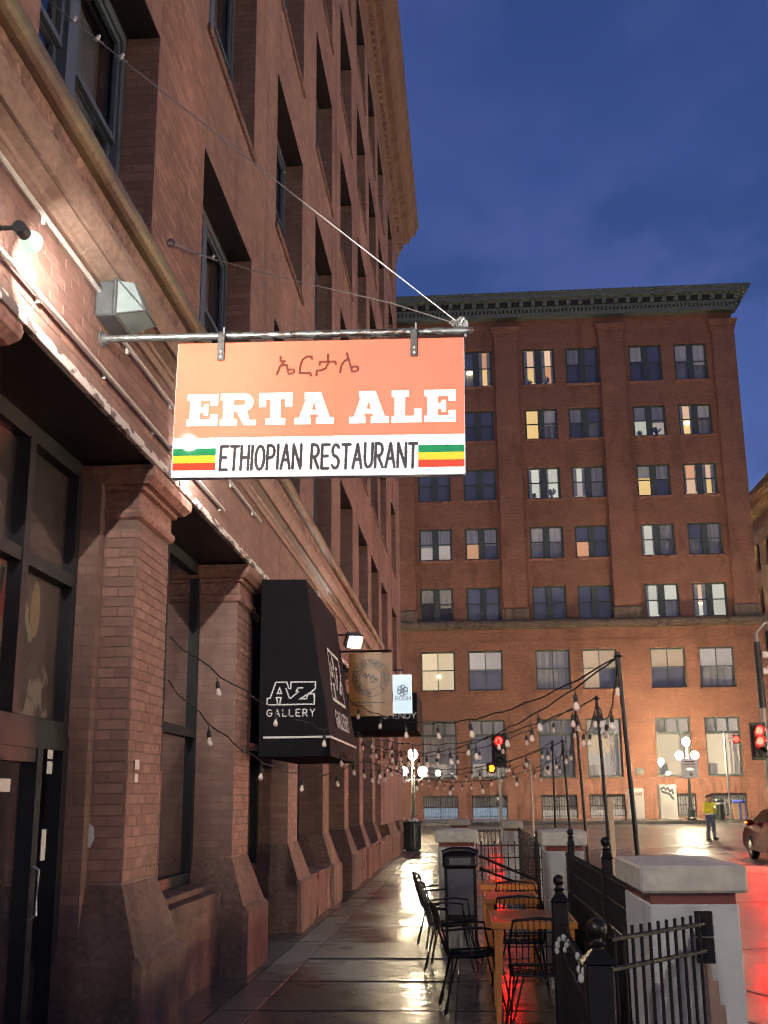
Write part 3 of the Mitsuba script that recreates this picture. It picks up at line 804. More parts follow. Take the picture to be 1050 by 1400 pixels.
def tilt(m, p=(-1.78, SY, 4.53)):
    r = np.eye(4); c, s = math.cos(ROLL), math.sin(ROLL)
    r[0, 0], r[0, 2], r[2, 0], r[2, 2] = c, -s, s, c
    return shift(p[0], p[1], p[2] - .040) @ r @ shift(-p[0], -p[1], -p[2]) @ m


def tmesh(mm):
    t = mm.get(); t.apply_transform(tilt(np.eye(4))); return t


pole = thing('sign_pole', 'long rusty steel pipe reaching out from the wall above the large sign', 'pole')
put('pipe', tmesh(M().tube([(W, SY, 4.602), (-1.2, SY, 4.602), (.10, SY, 4.602)], .024, 14)), 'm_pipe', pole, smooth=40)
put('wall_flange', tmesh(M().lathe([(0, 0), (.055, 0), (.055, .012), (.034, .016), (.034, .045), (0, .045)], (W, SY, 4.602), 16, (1, 0, 0))), 'm_pipe', pole, smooth=30)
for x in (-1.50, -.275):
    b = put('bracket', tmesh(M().box(x - .022, x + .022, SY - .050, SY - .044, 4.42, 4.60, .002).lathe([(.026, -.022), (.031, -.022), (.031, .022), (.026, .022)], (x, SY, 4.602), 16, (1, 0, 0)).box(x - .022, x + .022, SY - .047, SY - .02, 4.588, 4.60)), 'm_bracket', pole)
    bo = M().tube([(x + .012, SY - .03, 4.60), (x + .012, SY - .03, 4.65)], .006)
    for z in (4.44, 4.475): bo.lathe([(0, 0), (.008, 0), (.008, .012), (0, .014)], (x + .004, SY - .05, z), 8, (0, -1, 0))
    put('bolt', tmesh(bo), 'm_galv', b)
sg = thing('restaurant_sign', 'large orange and white hanging restaurant sign with white slab lettering', 'sign')
X0, SW, Z1, SH = -1.782, 1.822, 4.545, .892
put('panel', tmesh(M().box(X0, X0 + SW, SY - .03, SY + .03, Z1 - SH, Z1, .004)), 'm_sign_white', sg)


def su(u): return X0 + SW * u


def sv(v): return Z1 - SH * v


put('orange_field', tmesh(M().box(su(.002), su(.998), SY - .0325, SY - .030, sv(.712), sv(.003))), 'm_sign_orange', sg)
g, w = slab_text('ERTA ALE', 1.0)
g = affinity.scale(g, SW * .925 / w, SH * .235, origin=(0, 0))
put('lettering', tmesh(M().poly(g, .003, face_cam(su(.045), SY - .0325, sv(.625)))), 'm_sign_white', sg, label='white slab lettering reading ERTA ALE')
S4 = 1050 / 160.0


def geez():
    ls = [[(192, 48), (192, 92), (230, 90), (190, 140), (163, 215)], [(205, 128), (250, 128), (262, 190), (268, 212), (300, 210), (318, 195), (316, 178), (300, 170), (258, 176)],
          [(475, 72), (470, 50), (430, 52), (395, 75), (378, 115), (370, 160), (368, 208), (462, 208), (470, 232)],
          [(545, 132), (547, 105), (685, 105), (690, 128)], [(620, 38), (622, 120), (600, 168), (560, 186), (522, 188), (518, 232)],
          [(788, 28), (838, 205), (875, 200), (893, 182), (888, 160), (860, 155), (832, 165)], [(800, 82), (765, 105), (740, 145), (730, 208)]]
    gs = [LineString([(x / S4, -y / S4) for x, y in l]).buffer(1.5, quad_segs=3) for l in ls]
    return unary_union(gs)


k_ = SW / 394.0
put('script', tmesh(M().poly(affinity.scale(geez(), k_, k_, origin=(0, 0)), .0025, face_cam(su((360 - 246) / 392.0), SY - .0325, sv((480 - 464.5) / 190.0)))), 'm_sign_brown', sg, label='brown script line reading ኤርታሌ')
g, w = strokes('ETHIOPIAN RESTAURANT', 1.0, wid=.40, gap=.15, pen=.135, slant=.03, jitter=.02, seed=4)
g = affinity.scale(g, SW * .668 / w, SH * .170, origin=(0, 0))
put('lettering', tmesh(M().poly(g, .0025, face_cam(su(.168), SY - .030, sv(.945)))), 'm_sign_grey', sg, label='grey hand lettering reading ETHIOPIAN RESTAURANT')
for u0, u1 in ((.004, .152), (.842, .996)):
    for c, (va, vb) in zip(('green', 'yellow', 'red'), ((.79, .842), (.842, .896), (.896, .948))):
        put('flag_stripe', tmesh(M().box(su(u0), su(u1), SY - .0325, SY - .030, sv(vb) + .0006, sv(va))), 'm_flag_' + c, sg, label=f'{c} flag stripe')


def wire(name, label, pts, r=.0045, mat_='m_wire'):
    k = key(name); labels[k] = {'label': label, 'category': 'wire'}
    scene[k] = mikit.ply(M().tube(pts, r, 6).get(), mat_, 40); return k


END_P = np.array([.03, SY - .01, 4.562])
A1 = np.array([-2.5, 6.279, 6.725])
k = wire('guy_wire', 'upper guy wire rising from the pole end to the top window', [END_P + (A1 - END_P) * t - ZR * .03 * t * (1 - t) for t in (0, .2, .4, .6, .8, 1.0, 1.09)])
k = wire('guy_wire', 'lower guy wire from the pole end to the rod below the second window', [END_P, (-.45, 7.14, 4.99), (-1.1, 7.92, 5.53), (-1.75, 8.66, 6.06), (-2.2, 9.155, 6.436)])
cl = thing('wire_clamp', 'twisted wire knot and shackle at the free end of the sign pole', 'clamp')
kn = M()
for i in range(7): kn.tube([(-.05 + .012 * i, SY - .012, 4.615 + .02 * math.sin(i * 2.1)), (-.03 + .012 * i, SY - .03 + .02 * math.cos(i * 1.3), 4.64 - .02 * math.sin(i)), (-.035 + .015 * i, SY + .01, 4.60 + .012 * math.cos(i))], .006, 6)
kn.tube([(.03 + .035 * math.cos(a), SY - .01, 4.605 + .045 * math.sin(a)) for a in np.linspace(0, 2 * math.pi, 13)], .006, 6)
kn = kn.get(); kn.apply_translation((0, 0, -.038))
put('knot', kn, 'm_galv', cl, smooth=40)
put('eye_bolt', tmesh(M().tube([(.05, SY, 4.56), (.05, SY, 4.66)], .009, 8)), 'm_galv', cl)
for q, (p, lab) in enumerate([(tuple(END_P + (A1 - END_P) * .872), 'small pale insulator on the upper guy wire, lowest of the three'), (tuple(END_P + (A1 - END_P) * .936), 'small pale insulator on the upper guy wire, middle of the three'), (tuple(A1), 'small pale insulator on the upper guy wire, topmost of the three'), ((-2.2, 9.155, 6.436), 'small pale clamp where the lower guy wire meets its wall rod')]):
    t = thing('wire_insulator', lab, 'insulator')
    put('body', M().ball(p, .019, 10, (1, 1, .8)).ball((p[0] + .014, p[1], p[2] + .02), .013, 8), 'm_white_metal', t, smooth=True)
    put('clip', M().tube([(p[0] - .04, p[1], p[2] + .01), (p[0] + .045, p[1] + .01, p[2] - .025)], .006, 6), 'm_galv', t)
t = thing('wall_hook', 'rusty hook rod fixed to the brick pier beside the second window', 'hook')
put('rod', M().tube([(W + .005, 8.03, 6.0), (W + .04, 8.06, 6.01), (W + .07, 8.7, 6.25), (-2.2, 9.155, 6.436)], .010, 8), 'm_pipe', t, smooth=40)
put('eye', M().tube([(W + .03 + .03 * math.cos(a), 8.03, 6.0 + .03 * math.sin(a)) for a in np.linspace(0, 2 * math.pi, 13)], .008, 6), 'm_pipe', t, smooth=40)

# ------------------------------------------------------------------ awning
aw = thing('gallery_awning', 'black fabric awning over the gallery door with a white outlined emblem', 'awning')
AY0, AY1 = 12.42, 15.25
sect = [(W + .003, 4.10), (-1.79, 4.09), (-1.505, 2.335), (-1.505, 2.13), (W + .003, 2.13)]
cv = run(sect, AY0, AY1).get().subdivide_to_size(.16)
nz = meshkit.fbm(cv.vertices * 2.6, 3, 5) - .5
cv.vertices[:, 0] += .030 * nz * np.clip((cv.vertices[:, 0] - W) / .3, 0, 1)
cv.vertices[:, 2] += .012 * nz * (cv.vertices[:, 0] > W + .1) * (cv.vertices[:, 2] < 3.9) * (cv.vertices[:, 2] > 2.5)
put('canopy', cv, 'm_fabric', aw, smooth=30)
put('piping', M().box(W + .05, -1.50, AY0 - .006, AY0 - .001, 2.325, 2.347).box(-1.507, -1.499, AY0, AY1, 2.325, 2.347), 'm_trim_white', aw)


def az():
    ls_ = [[(300, 950), (300, 908), (318, 905), (352, 792), (420, 792), (434, 838), (445, 838), (445, 792), (598, 792), (598, 840), (560, 878), (592, 880), (592, 953), (300, 953)],
           [(362, 872), (376, 835), (389, 872), (362, 872)], [(355, 902), (386, 902), (378, 945)], [(355, 902), (362, 918), (364, 945)], [(416, 838), (437, 908), (446, 908), (492, 862), (478, 858), (492, 834), (520, 834)], [(506, 912), (554, 878), (542, 914), (506, 912)]]
    return unary_union([LineString([((x - 300) / 139.0, (953 - y) / 161.0) for x, y in l]).buffer(.030, quad_segs=2, join_style='mitre') for l in ls_])


def emblem(fr, s, nm):
    g = affinity.scale(az(), s * 1.02, s, origin=(0, 0))
    put('emblem', M().poly(g, .002, fr), 'm_trim_white', aw, label='white outlined emblem reading AZ')
    g2, w2 = strokes('GALLERY', 1.0, wid=.75, gap=.45, pen=.16)
    g2 = affinity.scale(g2, s * 2.16 / w2, s * .30, origin=(0, 0))
    m2 = fr.copy(); m2[:3, 3] = m2[:3, 3] - fr[:3, 1] * s * .52 - fr[:3, 0] * .0
    put('lettering', M().poly(g2, .002, m2), 'm_trim_white', aw, label='white lettering reading GALLERY')


emblem(face_cam(-2.21, AY0 - .004, 2.69), .245, 0)
upv = np.array([-1.79 + 1.505, 0, 4.09 - 2.335]); upv /= np.linalg.norm(upv)
o = np.array([-1.505, AY0 + .75, 2.335]) + upv * .48
emblem(frame(YR, upv, o + np.cross(YR, upv) * .014), .62, 1)
put('arm', M().tube([(W + .02, AY0 + .15, 2.5), (-1.55, AY0 + .15, 2.18)], .012).tube([(W + .02, AY1 - .15, 2.5), (-1.55, AY1 - .15, 2.18)], .012), 'm_iron', aw)

# ------------------------------------------------------------------ hanging signs further along
def hang_arm(parent, x0, x1, y, z): put('arm', M().tube([(x0, y, z), (x1, y, z)], .014, 8), 'm_iron', parent, smooth=40)


ls = thing('leather_sign', 'square tan hanging sign with dark ring lettering, behind the black awning', 'sign')
LX, LZ, LY = -1.385, 3.265, 16.2
put('panel', M().box(LX - .315, LX + .315, LY - .02, LY + .02, LZ - .45, LZ + .45, .004), 'm_leather', ls)
ink = [Point(0, .09).buffer(.268).difference(Point(0, .09).buffer(.257)), Point(0, .09).buffer(.165).difference(Point(0, .09).buffer(.156))]
ink.append(affinity.translate(ring_text('MINNESOTA', .185, .058, -95, -205), 0, .09))
ink.append(affinity.translate(ring_text('LEATHER', .185, .055, 135, 48), 0, .09))
ink.append(affinity.translate(ring_text('WORKS', .185, .055, 20, -42), 0, .09))
for a in (160, 34, -66): ink.append(Point(.212 * math.cos(math.radians(a)), .09 + .212 * math.sin(math.radians(a))).buffer(.010))
ink.append(LineString([(-.11, .12), (-.07, .16), (-.06, .09), (-.02, .15), (.0, .08), (.04, .13), (.06, .06), (.09, .09), (.10, .04)]).buffer(.008)); ink.append(LineString([(.0, .03), (.06, .03)]).buffer(.009))
ink.append(LineString([(-.28, -.26), (.20, -.26)]).buffer(.006)); ink.append(LineString([(-.28, -.30), (.05, -.30)]).buffer(.003))
put('lettering', M().poly(unary_union(ink), .002, face_cam(LX, LY - .02, LZ)), 'm_leather_ink', ls, label='dark ring lettering reading MINNESOTA LEATHER WORKS')
hang_arm(ls, W, LX + .3, LY, LZ + .48)
rs = thing('room_sign', 'bright white upright hanging sign with a flower drawing', 'sign')
RX, RZ, RY = -1.13, 3.37, 19.0
put('panel', M().box(RX - .20, RX + .20, RY - .04, RY + .04, RZ - .32, RZ + .32, .005), 'm_sign_white', rs, light=(.034, .045, .050), w=.05)
ink = []
for a in range(6):
    q = math.radians(60 * a + 20); ink.append(Point(.045 + .055 * math.cos(q), .055 + .055 * math.sin(q)).buffer(.036).exterior.buffer(.006))
ink.append(Point(.045, .055).buffer(.022).exterior.buffer(.006))
gg, ww = strokes('ROOM', .062, wid=.9, gap=.2, pen=.13); ink.append(affinity.translate(gg, -.075, -.105))
ink.append(LineString([(-.13, .02), (-.165, .0), (-.16, -.06), (-.125, -.05), (-.12, .03), (-.12, -.12), (-.15, -.16), (-.18, -.13)]).buffer(.007))
put('lettering', M().poly(unary_union(ink), .002, face_cam(RX, RY - .04, RZ)), 'm_ink', rs, label='dark line flower and lettering reading g ROOM')
hang_arm(rs, W, RX + .05, RY, RZ + .40)
put('hook', M().tube([(RX + .02, RY, RZ + .32), (RX + .02, RY, RZ + .42)], .012, 6), 'm_galv', rs)
bs = thing('black_sign', 'black box awning with pale lettering below the white flower sign', 'awning')
put('box', M().box(W + .003, -.90, 20.2, 22.4, 2.84, 3.50, .01), 'm_fabric', bs)
gg, ww = strokes("'S ENDY", .10, wid=.95, gap=.25, pen=.15)
put('lettering', M().poly(gg, .002, face_cam(-.92 - ww, 20.2, 3.05)), 'm_trim_white', bs, label="pale lettering reading 'S ENDY")
fl = thing('flood_lamp', 'bright lit flood lamp on the wall above the tan square sign', 'lamp')
FLP = np.array([-1.93, 19.1, 4.30]); ax = np.array([.5, -.75, -.5]); ax /= np.linalg.norm(ax)
xx = np.cross(ax, ZR); xx /= np.linalg.norm(xx); zz = np.cross(xx, ax)
mm = np.eye(4); mm[:3, 0], mm[:3, 1], mm[:3, 2], mm[:3, 3] = xx, ax, zz, FLP
put('housing', M().mesh(cbox(.30, .16, .26, .03), mm), 'm_fixture', fl)
m3 = mm.copy(); m3[:3, 3] = FLP + ax * .0825
put('lens', M().mesh(cbox(.25, .006, .21, .002), m3), 'm_frosted', fl, light=LAMP_COOL * 11, w=.8)
put('arm', M().tube([(W, 19.25, 4.42), (-2.05, 19.22, 4.42), tuple(FLP - ax * .05)], .016, 8), 'm_fixture', fl, smooth=40)
wb = thing('wall_box', 'small white meter box with conduits on the wall beside the flood lamp', 'box')
put('case', M().box(W + .005, W + .12, 16.9, 17.2, 3.6, 4.0, .01), 'm_white_metal', wb)
for y in (16.97, 17.1): put('conduit', M().tube([(W + .05, y, 4.0), (W + .05, y, 4.8)], .014).tube([(W + .05, y, 2.9), (W + .05, y, 3.6)], .014), 'm_conduit', wb, smooth=40)
tb = thing('trash_bin', 'dark green ribbed metal litter bin at the building corner', 'litter bin')
put('body', M().lathe([(.22, 0), (.24, .02), (.25, .1), (.25, .85), (.24, .87)], (-1.93, 38.3, 0), 24), 'm_green_metal', tb, smooth=35)
sl_ = M()
for i in range(18):
    a = i * math.pi / 9; sl_.bar((-1.93 + .262 * math.cos(a), 38.3 + .262 * math.sin(a), .06), (-1.93 + .262 * math.cos(a), 38.3 + .262 * math.sin(a), .86), .04, .02)
put('slat', sl_, 'm_green_metal', tb); labels[tb + '__slat'] = {'kind': 'stuff'}
put('rim', M().lathe([(.20, .86), (.29, .86), (.30, .89), (.28, .92), (.20, .92)], (-1.93, 38.3, 0), 24), 'm_green_metal', tb, smooth=30)
bag = M()
for i in range(9): a = i * .7; bag.ball((-1.93 + .14 * math.cos(a), 38.3 + .14 * math.sin(a), .95 + .02 * (i % 3)), .07, 8, (1, 1, .8))
put('rubbish', bag, 'm_sticker', tb, smooth=True)
# ------------------------------------------------------------------ corner building across the street
C = 'corner_building'
labels[C] = {'label': 'red brown seven storey brick building across the street with a green bracketed cornice', 'category': 'building'}
D, CX0, CX1 = 70.0, -12.0, 18.1
COLS = [-9.85, -6.9, -2.85, .1, 4.25, 7.1, 11.25, 14.2]
CW = 2.12
UR = [(28.12, 30.66), (24.33, 26.42), (20.30, 22.40), (16.38, 18.46), (12.45, 14.58)]
# upper/lower panels of the left and right sash of every window, row by row: d unlit with painted sky tint, p pale shade, g grey curtain, then lit colours
CODE = {2: ['wwww', 'dddd', 'dddd', 'gmgm', 'pdpd'], 3: ['dgoy', 'dddd', 'dddd', 'gogd', 'dddd'], 4: ['wywo', 'yypg', 'cccc', 'pgpg', 'dddd'], 5: ['gddd', 'gddg', 'cmgg', 'dodd', 'dddd'],
        6: ['pddd', 'gcgm', 'pygd', 'ccgg', 'cccg'], 7: ['pgpg', 'wypg', 'owwy', 'dggg', 'wccc'], 0: ['dddd'] * 5, 1: ['dddd'] * 5}
LIT = {'w': (.80, .50, .30), 'y': (.88, .58, .20), 'o': (.62, .28, .12), 'c': (.56, .56, .46), 'm': (.34, .29, .25), 'k': (.74, .58, .36), 't': (.42, .27, .15), 'b': (.15, .22, .30)}
DULL = {'d': 'm_room_sky_tint', 'p': 'm_shade', 'g': 'm_curtain'}
hs = []
for c in COLS:
    for z0, z1 in UR: hs.append(sbox(c, z0, c + CW, z1))
cw = Polygon([(CX0, 11.8), (CX0, 33.2), (CX1, 33.2), (CX1, 11.8)]).difference(unary_union(hs))
put('wall', M().poly(cw, .35, frame(XR, ZR, (0, D + .85, 0))), 'm_far_brick', C)
hs = [sbox(c, 8.04, c + CW, 10.5) for c in COLS] + [sbox(c, 2.75, c + CW, 6.26) for c in COLS] + [sbox(c, .42, c + CW, 1.78) for c in COLS]
put('lower_wall', M().poly(Polygon([(CX0, 2.66), (CX0, 11.79), (CX1 + .1, 11.79), (CX1 + .1, 2.66)]).difference(unary_union(hs)), .4, face_cam(0, D + .40, 0)), 'm_far_brick', C)
lw = Polygon([(CX0, 0), (CX0, 2.655), (CX1 + .2, 2.655), (CX1 + .2, 0)]).difference(unary_union(hs))
bc = put('base_course', M().poly(lw, .4, face_cam(0, D + .36, 0)), 'm_far_stone', C)
# big stones of the base, course by course
for z0, z1 in ((.35, .98), (.99, 1.80), (1.81, 2.65)):
    x = -4.6
    while x < CX1 + .1:
        e = min(x + rng.uniform(1.3, 2.3), CX1 + .2)
        st = sbox(x + .012, z0 + .012, e - .012, z1 - .012).difference(unary_union([h.buffer(.02) for h in hs]))
        for q in getattr(st, 'geoms', [st]):
            if q.area > .12 and len(q.interiors) == 0: put('stone', M().poly(q, .035 + rng.uniform(0, .015), face_cam(0, D - .038, 0)), 'm_far_stone', bc)
        x = e
put('side_wall', M().box(CX1 - .3, CX1, D + .86, D + 24, 0, 33.2).box(CX0, CX0 + .3, D + .86, D + 24, 0, 33.2).box(CX0 + .3, CX1 - .3, D + 23.7, D + 24, 0, 33.2).box(CX0 + .3, CX1 - .3, D + 3.0, D + 3.1, 0, 33).box(CX0 + .3, CX1 - .3, D + .86, D + 23.7, 33.0, 33.19), 'm_far_brick', C)
for a, b in ((-11.6, -10.2), (-4.57, -3.1), (2.41, 3.9), (9.3, 10.85), (16.66, 18.1)):
    p = put('pilaster', M().box(a, b, D + .001, D + .499, 12.31, 31.55), 'm_far_brick', C)
    cp_ = M()
    for z0, z1, o in ((31.40, 31.52, .06), (31.55, 31.78, .10), (31.78, 31.90, .16), (31.90, 32.02, .22)): cp_.box(a - o, b + o, D - o, D + .498, z0, z1 - .001)
    put('capital', cp_, 'm_far_brick', p)
    put('pilaster_base', M().box(a - .1, b + .1, D - .1, D + .497, 12.31, 13.08, .03), 'm_far_band', p)
bt = M()
for z0, z1, o in ((11.80, 11.95, .22), (11.95, 12.18, .36), (12.18, 12.30, .28)): bt.box(CX0, CX1 + o, D - o, D + .52, z0, z1 - .002)
put('belt_course', bt, 'm_far_band', C)
bt = M()
for z0, z1, o in ((11.0, 11.08, .05), (11.6, 11.79, .08)): bt.box(CX0, CX1 + o, D - o, D - .001, z0, z1)
put('string_course', bt, 'm_far_brick', C)
cn = M()
for z0, z1, o in ((32.70, 32.80, .14), (32.80, 32.95, .18), (33.18, 33.30, .32), (33.67, 33.72, .78), (33.72, 33.98, .90), (33.98, 34.10, 1.05)): cn.box(CX0, CX1 + o, D - o, D + 2.0 + o, z0, z1 - .002)
ck = put('cornice', cn, 'm_far_cornice', C)
put('recess', M().box(CX0, CX1 + .15, D - .15, D + 2.1, 32.95, 33.179).box(CX0, CX1 + .35, D - .35, D + 2.1, 33.30, 33.669), 'm_far_gap_shade', ck)
br = M()
bd = mikit.ply(M().box(-.14, .14, -.70, -.352, 33.315, 33.66, .03).get(), 'm_far_cornice')
de = mikit.ply(M().box(-.075, .075, -.29, -.152, 32.96, 33.17).get(), 'm_far_cornice')
for i in range(30): copy('bracket', bd, ck, shift(CX1 + .2 - .78 * i, D, 0))
for i in range(92): copy('dentil', de, ck, shift(CX1 + .2 - .26 * i, D, 0))


def panel(parent, name, x0, x1, y, z0, z1, c, dep=.0):
    mm_ = M().add([[x0, y, z0], [x1, y, z0], [x1, y, z1], [x0, y, z1]], [[0, 1, 2, 3]])
    if c in DULL: return put(name, mm_, DULL[c], parent)
    return put(name, mm_, 'm_far_plain', parent, light=np.array(LIT[c]) * rng.uniform(.8, 1.1) / 16, w=.008)


def glass(parent, x0, x1, y, z0, z1): put('pane', M().add([[x0, y, z0], [x1, y, z0], [x1, y, z1], [x0, y, z1]], [[0, 1, 2, 3]]), 'm_glass', parent)


def plant(parent, x, y, z, s=1.0):
    m_ = M().lathe([(0, 0), (.10 * s, 0), (.13 * s, .2 * s), (0, .2 * s)], (x, y, z), 10)
    for i in range(14):
        a, r, h = rng.uniform(0, 6.28), rng.uniform(.1, .35) * s, rng.uniform(.3, .75) * s
        e = np.array([x + r * math.cos(a), y + .15 * math.sin(a), z + h])
        m_.add([(x, y, z + .2 * s), e + (.07 * s, 0, -.05 * s), e + (0, 0, .1 * s), e + (-.07 * s, 0, -.03 * s)], [[0, 1, 2, 3]])
    put('plant', m_, 'm_ink', parent)


for ci, c in enumerate(COLS):
    for r, (z0, z1) in enumerate(UR):
        if ci < 2 and r < 9: pass
        code = CODE[ci][r]
        f = M()
        y = D + .67
        f.box(c, c + .09, y, y + .12, z0, z1).box(c + CW - .09, c + CW, y, y + .12, z0, z1).box(c + .09, c + CW - .09, y, y + .12, z1 - .09, z1).box(c + .09, c + CW - .09, y - .04, y + .12, z0, z0 + .08)
        f.box(c + CW / 2 - .17, c + CW / 2 + .17, y - .03, y + .12, z0 + .081, z1 - .091)
        zm = (z0 + z1) / 2 + .03
        for a, b in ((c + .09, c + CW / 2 - .17), (c + CW / 2 + .17, c + CW - .09)):
            f.box(a, b, y + .03, y + .09, zm - .035, zm + .035).box(a, a + .035, y + .03, y + .09, z0 + .08, z1 - .09).box(b - .035, b, y + .03, y + .09, z0 + .08, z1 - .09)
        w = put('window', f, 'm_far_frame', C)
        put('sill', M().box(c - .1, c + CW + .1, D + .43, y + .02, z0 - .16, z0 - .002, .02), 'm_far_stone', w)
        for h, (a, b) in enumerate(((c + .125, c + CW / 2 - .205), (c + CW / 2 + .205, c + CW - .125))):
            up_, lo_ = code[2 * h], code[2 * h + 1]
            dz = rng.uniform(-.25, .2) if up_ in 'pgw' else 0
            panel(w, 'shade', a - .05, b + .05, y + .16, zm - .02 + dz, z1 - .02, up_)
            panel(w, 'room', a - .25, b + .15, y + .55, z0, zm + .3, lo_)
            for (q0, q1) in ((z0 + .08, zm - .036), (zm + .036, z1 - .09)): glass(w, a, b, y + .06, q0, q1)
            if up_ in LIT and rng.random() < .55:
                wd = rng.uniform(.12, .3)
                for q0, q1 in ((a - .04, a - .04 + wd), (b + .04 - wd * rng.uniform(.5, 1), b + .04)): panel(w, 'drape', q0, q1, y + .13, z0 + rng.uniform(.05, .2), z1 - .1, 'g')
        if (ci, r) in ((4, 0), (4, 2), (6, 1)): plant(w, c + CW * .72, y + .3, z0 + .05, .9); plant(w, c + CW * .2, y + .3, z0 + .05, .6)
        if (ci, r) in ((7, 1), (7, 4), (3, 0)):
            put('lamp', M().ball((c + CW * .30, y + .4, zm - .12), .17, 10, (1.4, 1, .8)), 'm_frosted', w, smooth=True, light=(.30, .22, .11), w=.01)
F2C = {2: 'kkkk', 3: 'mmdd', 4: 'gggg', 5: 'tttd', 6: 'ttdd', 7: 'mmgg'}
F1C = {2: 'ggm', 3: 'gdm', 4: 'gdg', 5: 'ttm', 6: 'ckk', 7: 'ckk'}
for ci, c in enumerate(COLS):
    y = D + .22
    z0, z1 = 8.04, 10.5
    f = M()
    f.box(c, c + .09, y, y + .12, z0, z1).box(c + CW - .09, c + CW, y, y + .12, z0, z1).box(c + .09, c + CW - .09, y, y + .12, z1 - .1, z1).box(c + .09, c + CW - .09, y - .05, y + .12, z0, z0 + .09)
    f.box(c + CW / 2 - .025, c + CW / 2 + .025, y + .03, y + .09, z0 + .09, z1 - .1).box(c + .09, c + CW - .09, y + .02, y + .1, 9.30, 9.36)
    w = put('window', f, 'm_far_frame', C)
    put('sill', M().box(c - .08, c + CW + .08, D - .08, y - .051, z0 - .16, z0 - .002, .02), 'm_far_brick', w)
    cc = F2C.get(ci, 'dddd')
    for h, (a, b) in enumerate(((c + .09, c + CW / 2 - .025), (c + CW / 2 + .025, c + CW - .09))):
        panel(w, 'shade', a - .02, b + .02, y + .2, 9.30, z1 - .02, cc[h])
        panel(w, 'room', a - .02, b + .02, y + .5, z0, 9.5, cc[2 + h])
        for q0, q1 in ((z0 + .09, 9.30), (9.36, z1 - .1)): glass(w, a, b, y + .06, q0, q1)
    if ci == 2: put('lamp', M().ball((c + CW * .52, y + .40, 9.0), .14, 10), 'm_frosted', w, smooth=True, light=(.5, .36, .17), w=.01)
    # shop window with a transom of three lights
    z0, z1, zt = 2.75, 6.26, 5.38
    f = M()
    f.box(c, c + .1, y, y + .14, z0, z1).box(c + CW - .1, c + CW, y, y + .14, z0, z1).box(c + .1, c + CW - .1, y, y + .14, z1 - .1, z1).box(c + .1, c + CW - .1, y - .03, y + .14, z0, z0 + .14).box(c + .1, c + CW - .1, y, y + .14, zt - .12, zt + .04)
    for t in (1, 2): f.box(c + CW * t / 3 - .06, c + CW * t / 3 + .06, y, y + .14, zt + .04, z1 - .1)
    w = put('shop_window', f, 'm_far_frame', C)
    cc = F1C.get(ci, 'ddd')
    for t in range(3):
        panel(w, 'transom', c + CW * t / 3 + .02, c + CW * (t + 1) / 3 - .02, y + .3, zt, z1 - .05, 'gmm'[t] if cc[1] in 'kt' else 'g')
        glass(w, c + CW * t / 3 + .06, c + CW * (t + 1) / 3 - .06, y + .07, zt + .04, z1 - .1)
    glass(w, c + .1, c + CW - .1, y + .07, z0 + .14, zt - .12)
    zz = 4.25 if cc[1] == 't' else zt
    panel(w, 'shade', c + .05, c + CW - .05, y + .45, z0 + (1.5 if cc[1] == 't' else .9), zt - .05, cc[1])
    panel(w, 'room', c + .0, c + CW - .0, y + .9, z0, z0 + 1.7, cc[2])
    fur = M().box(c + .25, c + .7, y + .5, y + .8, z0, z0 + .8).box(c + 1.5, c + 1.62, y + .38, y + .42, z0, zt).box(c + 1.70, c + 1.95, y + .36, y + .40, z0, zt)
    put('furniture', fur, 'm_curtain', w)
    # basement window with iron bars
    z0, z1 = .42, 1.78
    w = put('basement_window', M().box(c, c + .06, D + .1, D + .2, z0, z1).box(c + CW - .06, c + CW, D + .1, D + .2, z0, z1).box(c + .06, c + CW - .06, D + .1, D + .2, z1 - .06, z1).box(c + CW / 2 - .03, c + CW / 2 + .03, D + .1, D + .2, z0, z1 - .06), 'm_far_frame', C)
    panel(w, 'shade', c, c + CW, D + .33, 1.05 if ci < 4 else .9, z1, 'g')
    panel(w, 'room', c, c + CW, D + .36, z0, 1.06, 'b' if ci in (2, 3) else ('m' if ci in (4, 5) else 'g'))
    gr = M()
    for i in range(15): gr.box(c + .04 + i * (CW - .08) / 14 - .012, c + .04 + i * (CW - .08) / 14 + .012, D - .03, D - .006, z0 + .02, z1 + (.12 if ci < 4 else -.02))
    for zb in (z0 + .12, 1.12, z1 - .1): gr.box(c + .02, c + CW - .02, D - .036, D - .030, zb - .02, zb + .02)
    put('grille', gr, 'm_iron', w)
for i, x in enumerate((-3.1, 9.9)): put('vent', M().box(x, x + .5, D - .04, D - .0405 + .039, 2.9, 3.3), 'm_far_frame', C)

# tan building beyond, on the right side of the street
Tn = 'tan_building'
labels[Tn] = {'label': 'lit tan stone building beyond the street at the right edge with an ornate cornice', 'category': 'building'}
TX = 25.0
hs = [sbox(y, z, y + 1.5, z + 2.3) for y in np.arange(80.6, 110, 2.9) for z in np.arange(1.6, 22, 3.7)]
put('wall', M().poly(Polygon([(79, 0), (79, 25), (112, 25), (112, 0)]).difference(unary_union(hs)), .5, frame(-YR, ZR, (TX + .5, 0, 0)) @ np.diag([-1., 1, 1, 1])), 'm_tan_wall', Tn)
put('end_wall', M().box(TX + .01, TX + 20, 79.0, 79.4, 0, 24.99).box(TX + 1.2, TX + 1.4, 79.41, 112, 0, 24.9), 'm_tan_wall', Tn)
cn = M()
for z0, z1, o in ((23.2, 23.5, .15), (24.9, 25.2, .5), (25.2, 25.6, 1.0), (25.6, 25.9, 1.3)): cn.box(TX - o, TX + 1, 79 - o, 113, z0, z1 - .002)
for i in range(36): cn.box(TX - .8, TX - .01, 79.2 + .9 * i, 79.6 + .9 * i, 24.4, 24.89)
put('cornice', cn, 'm_tan_wall', Tn)
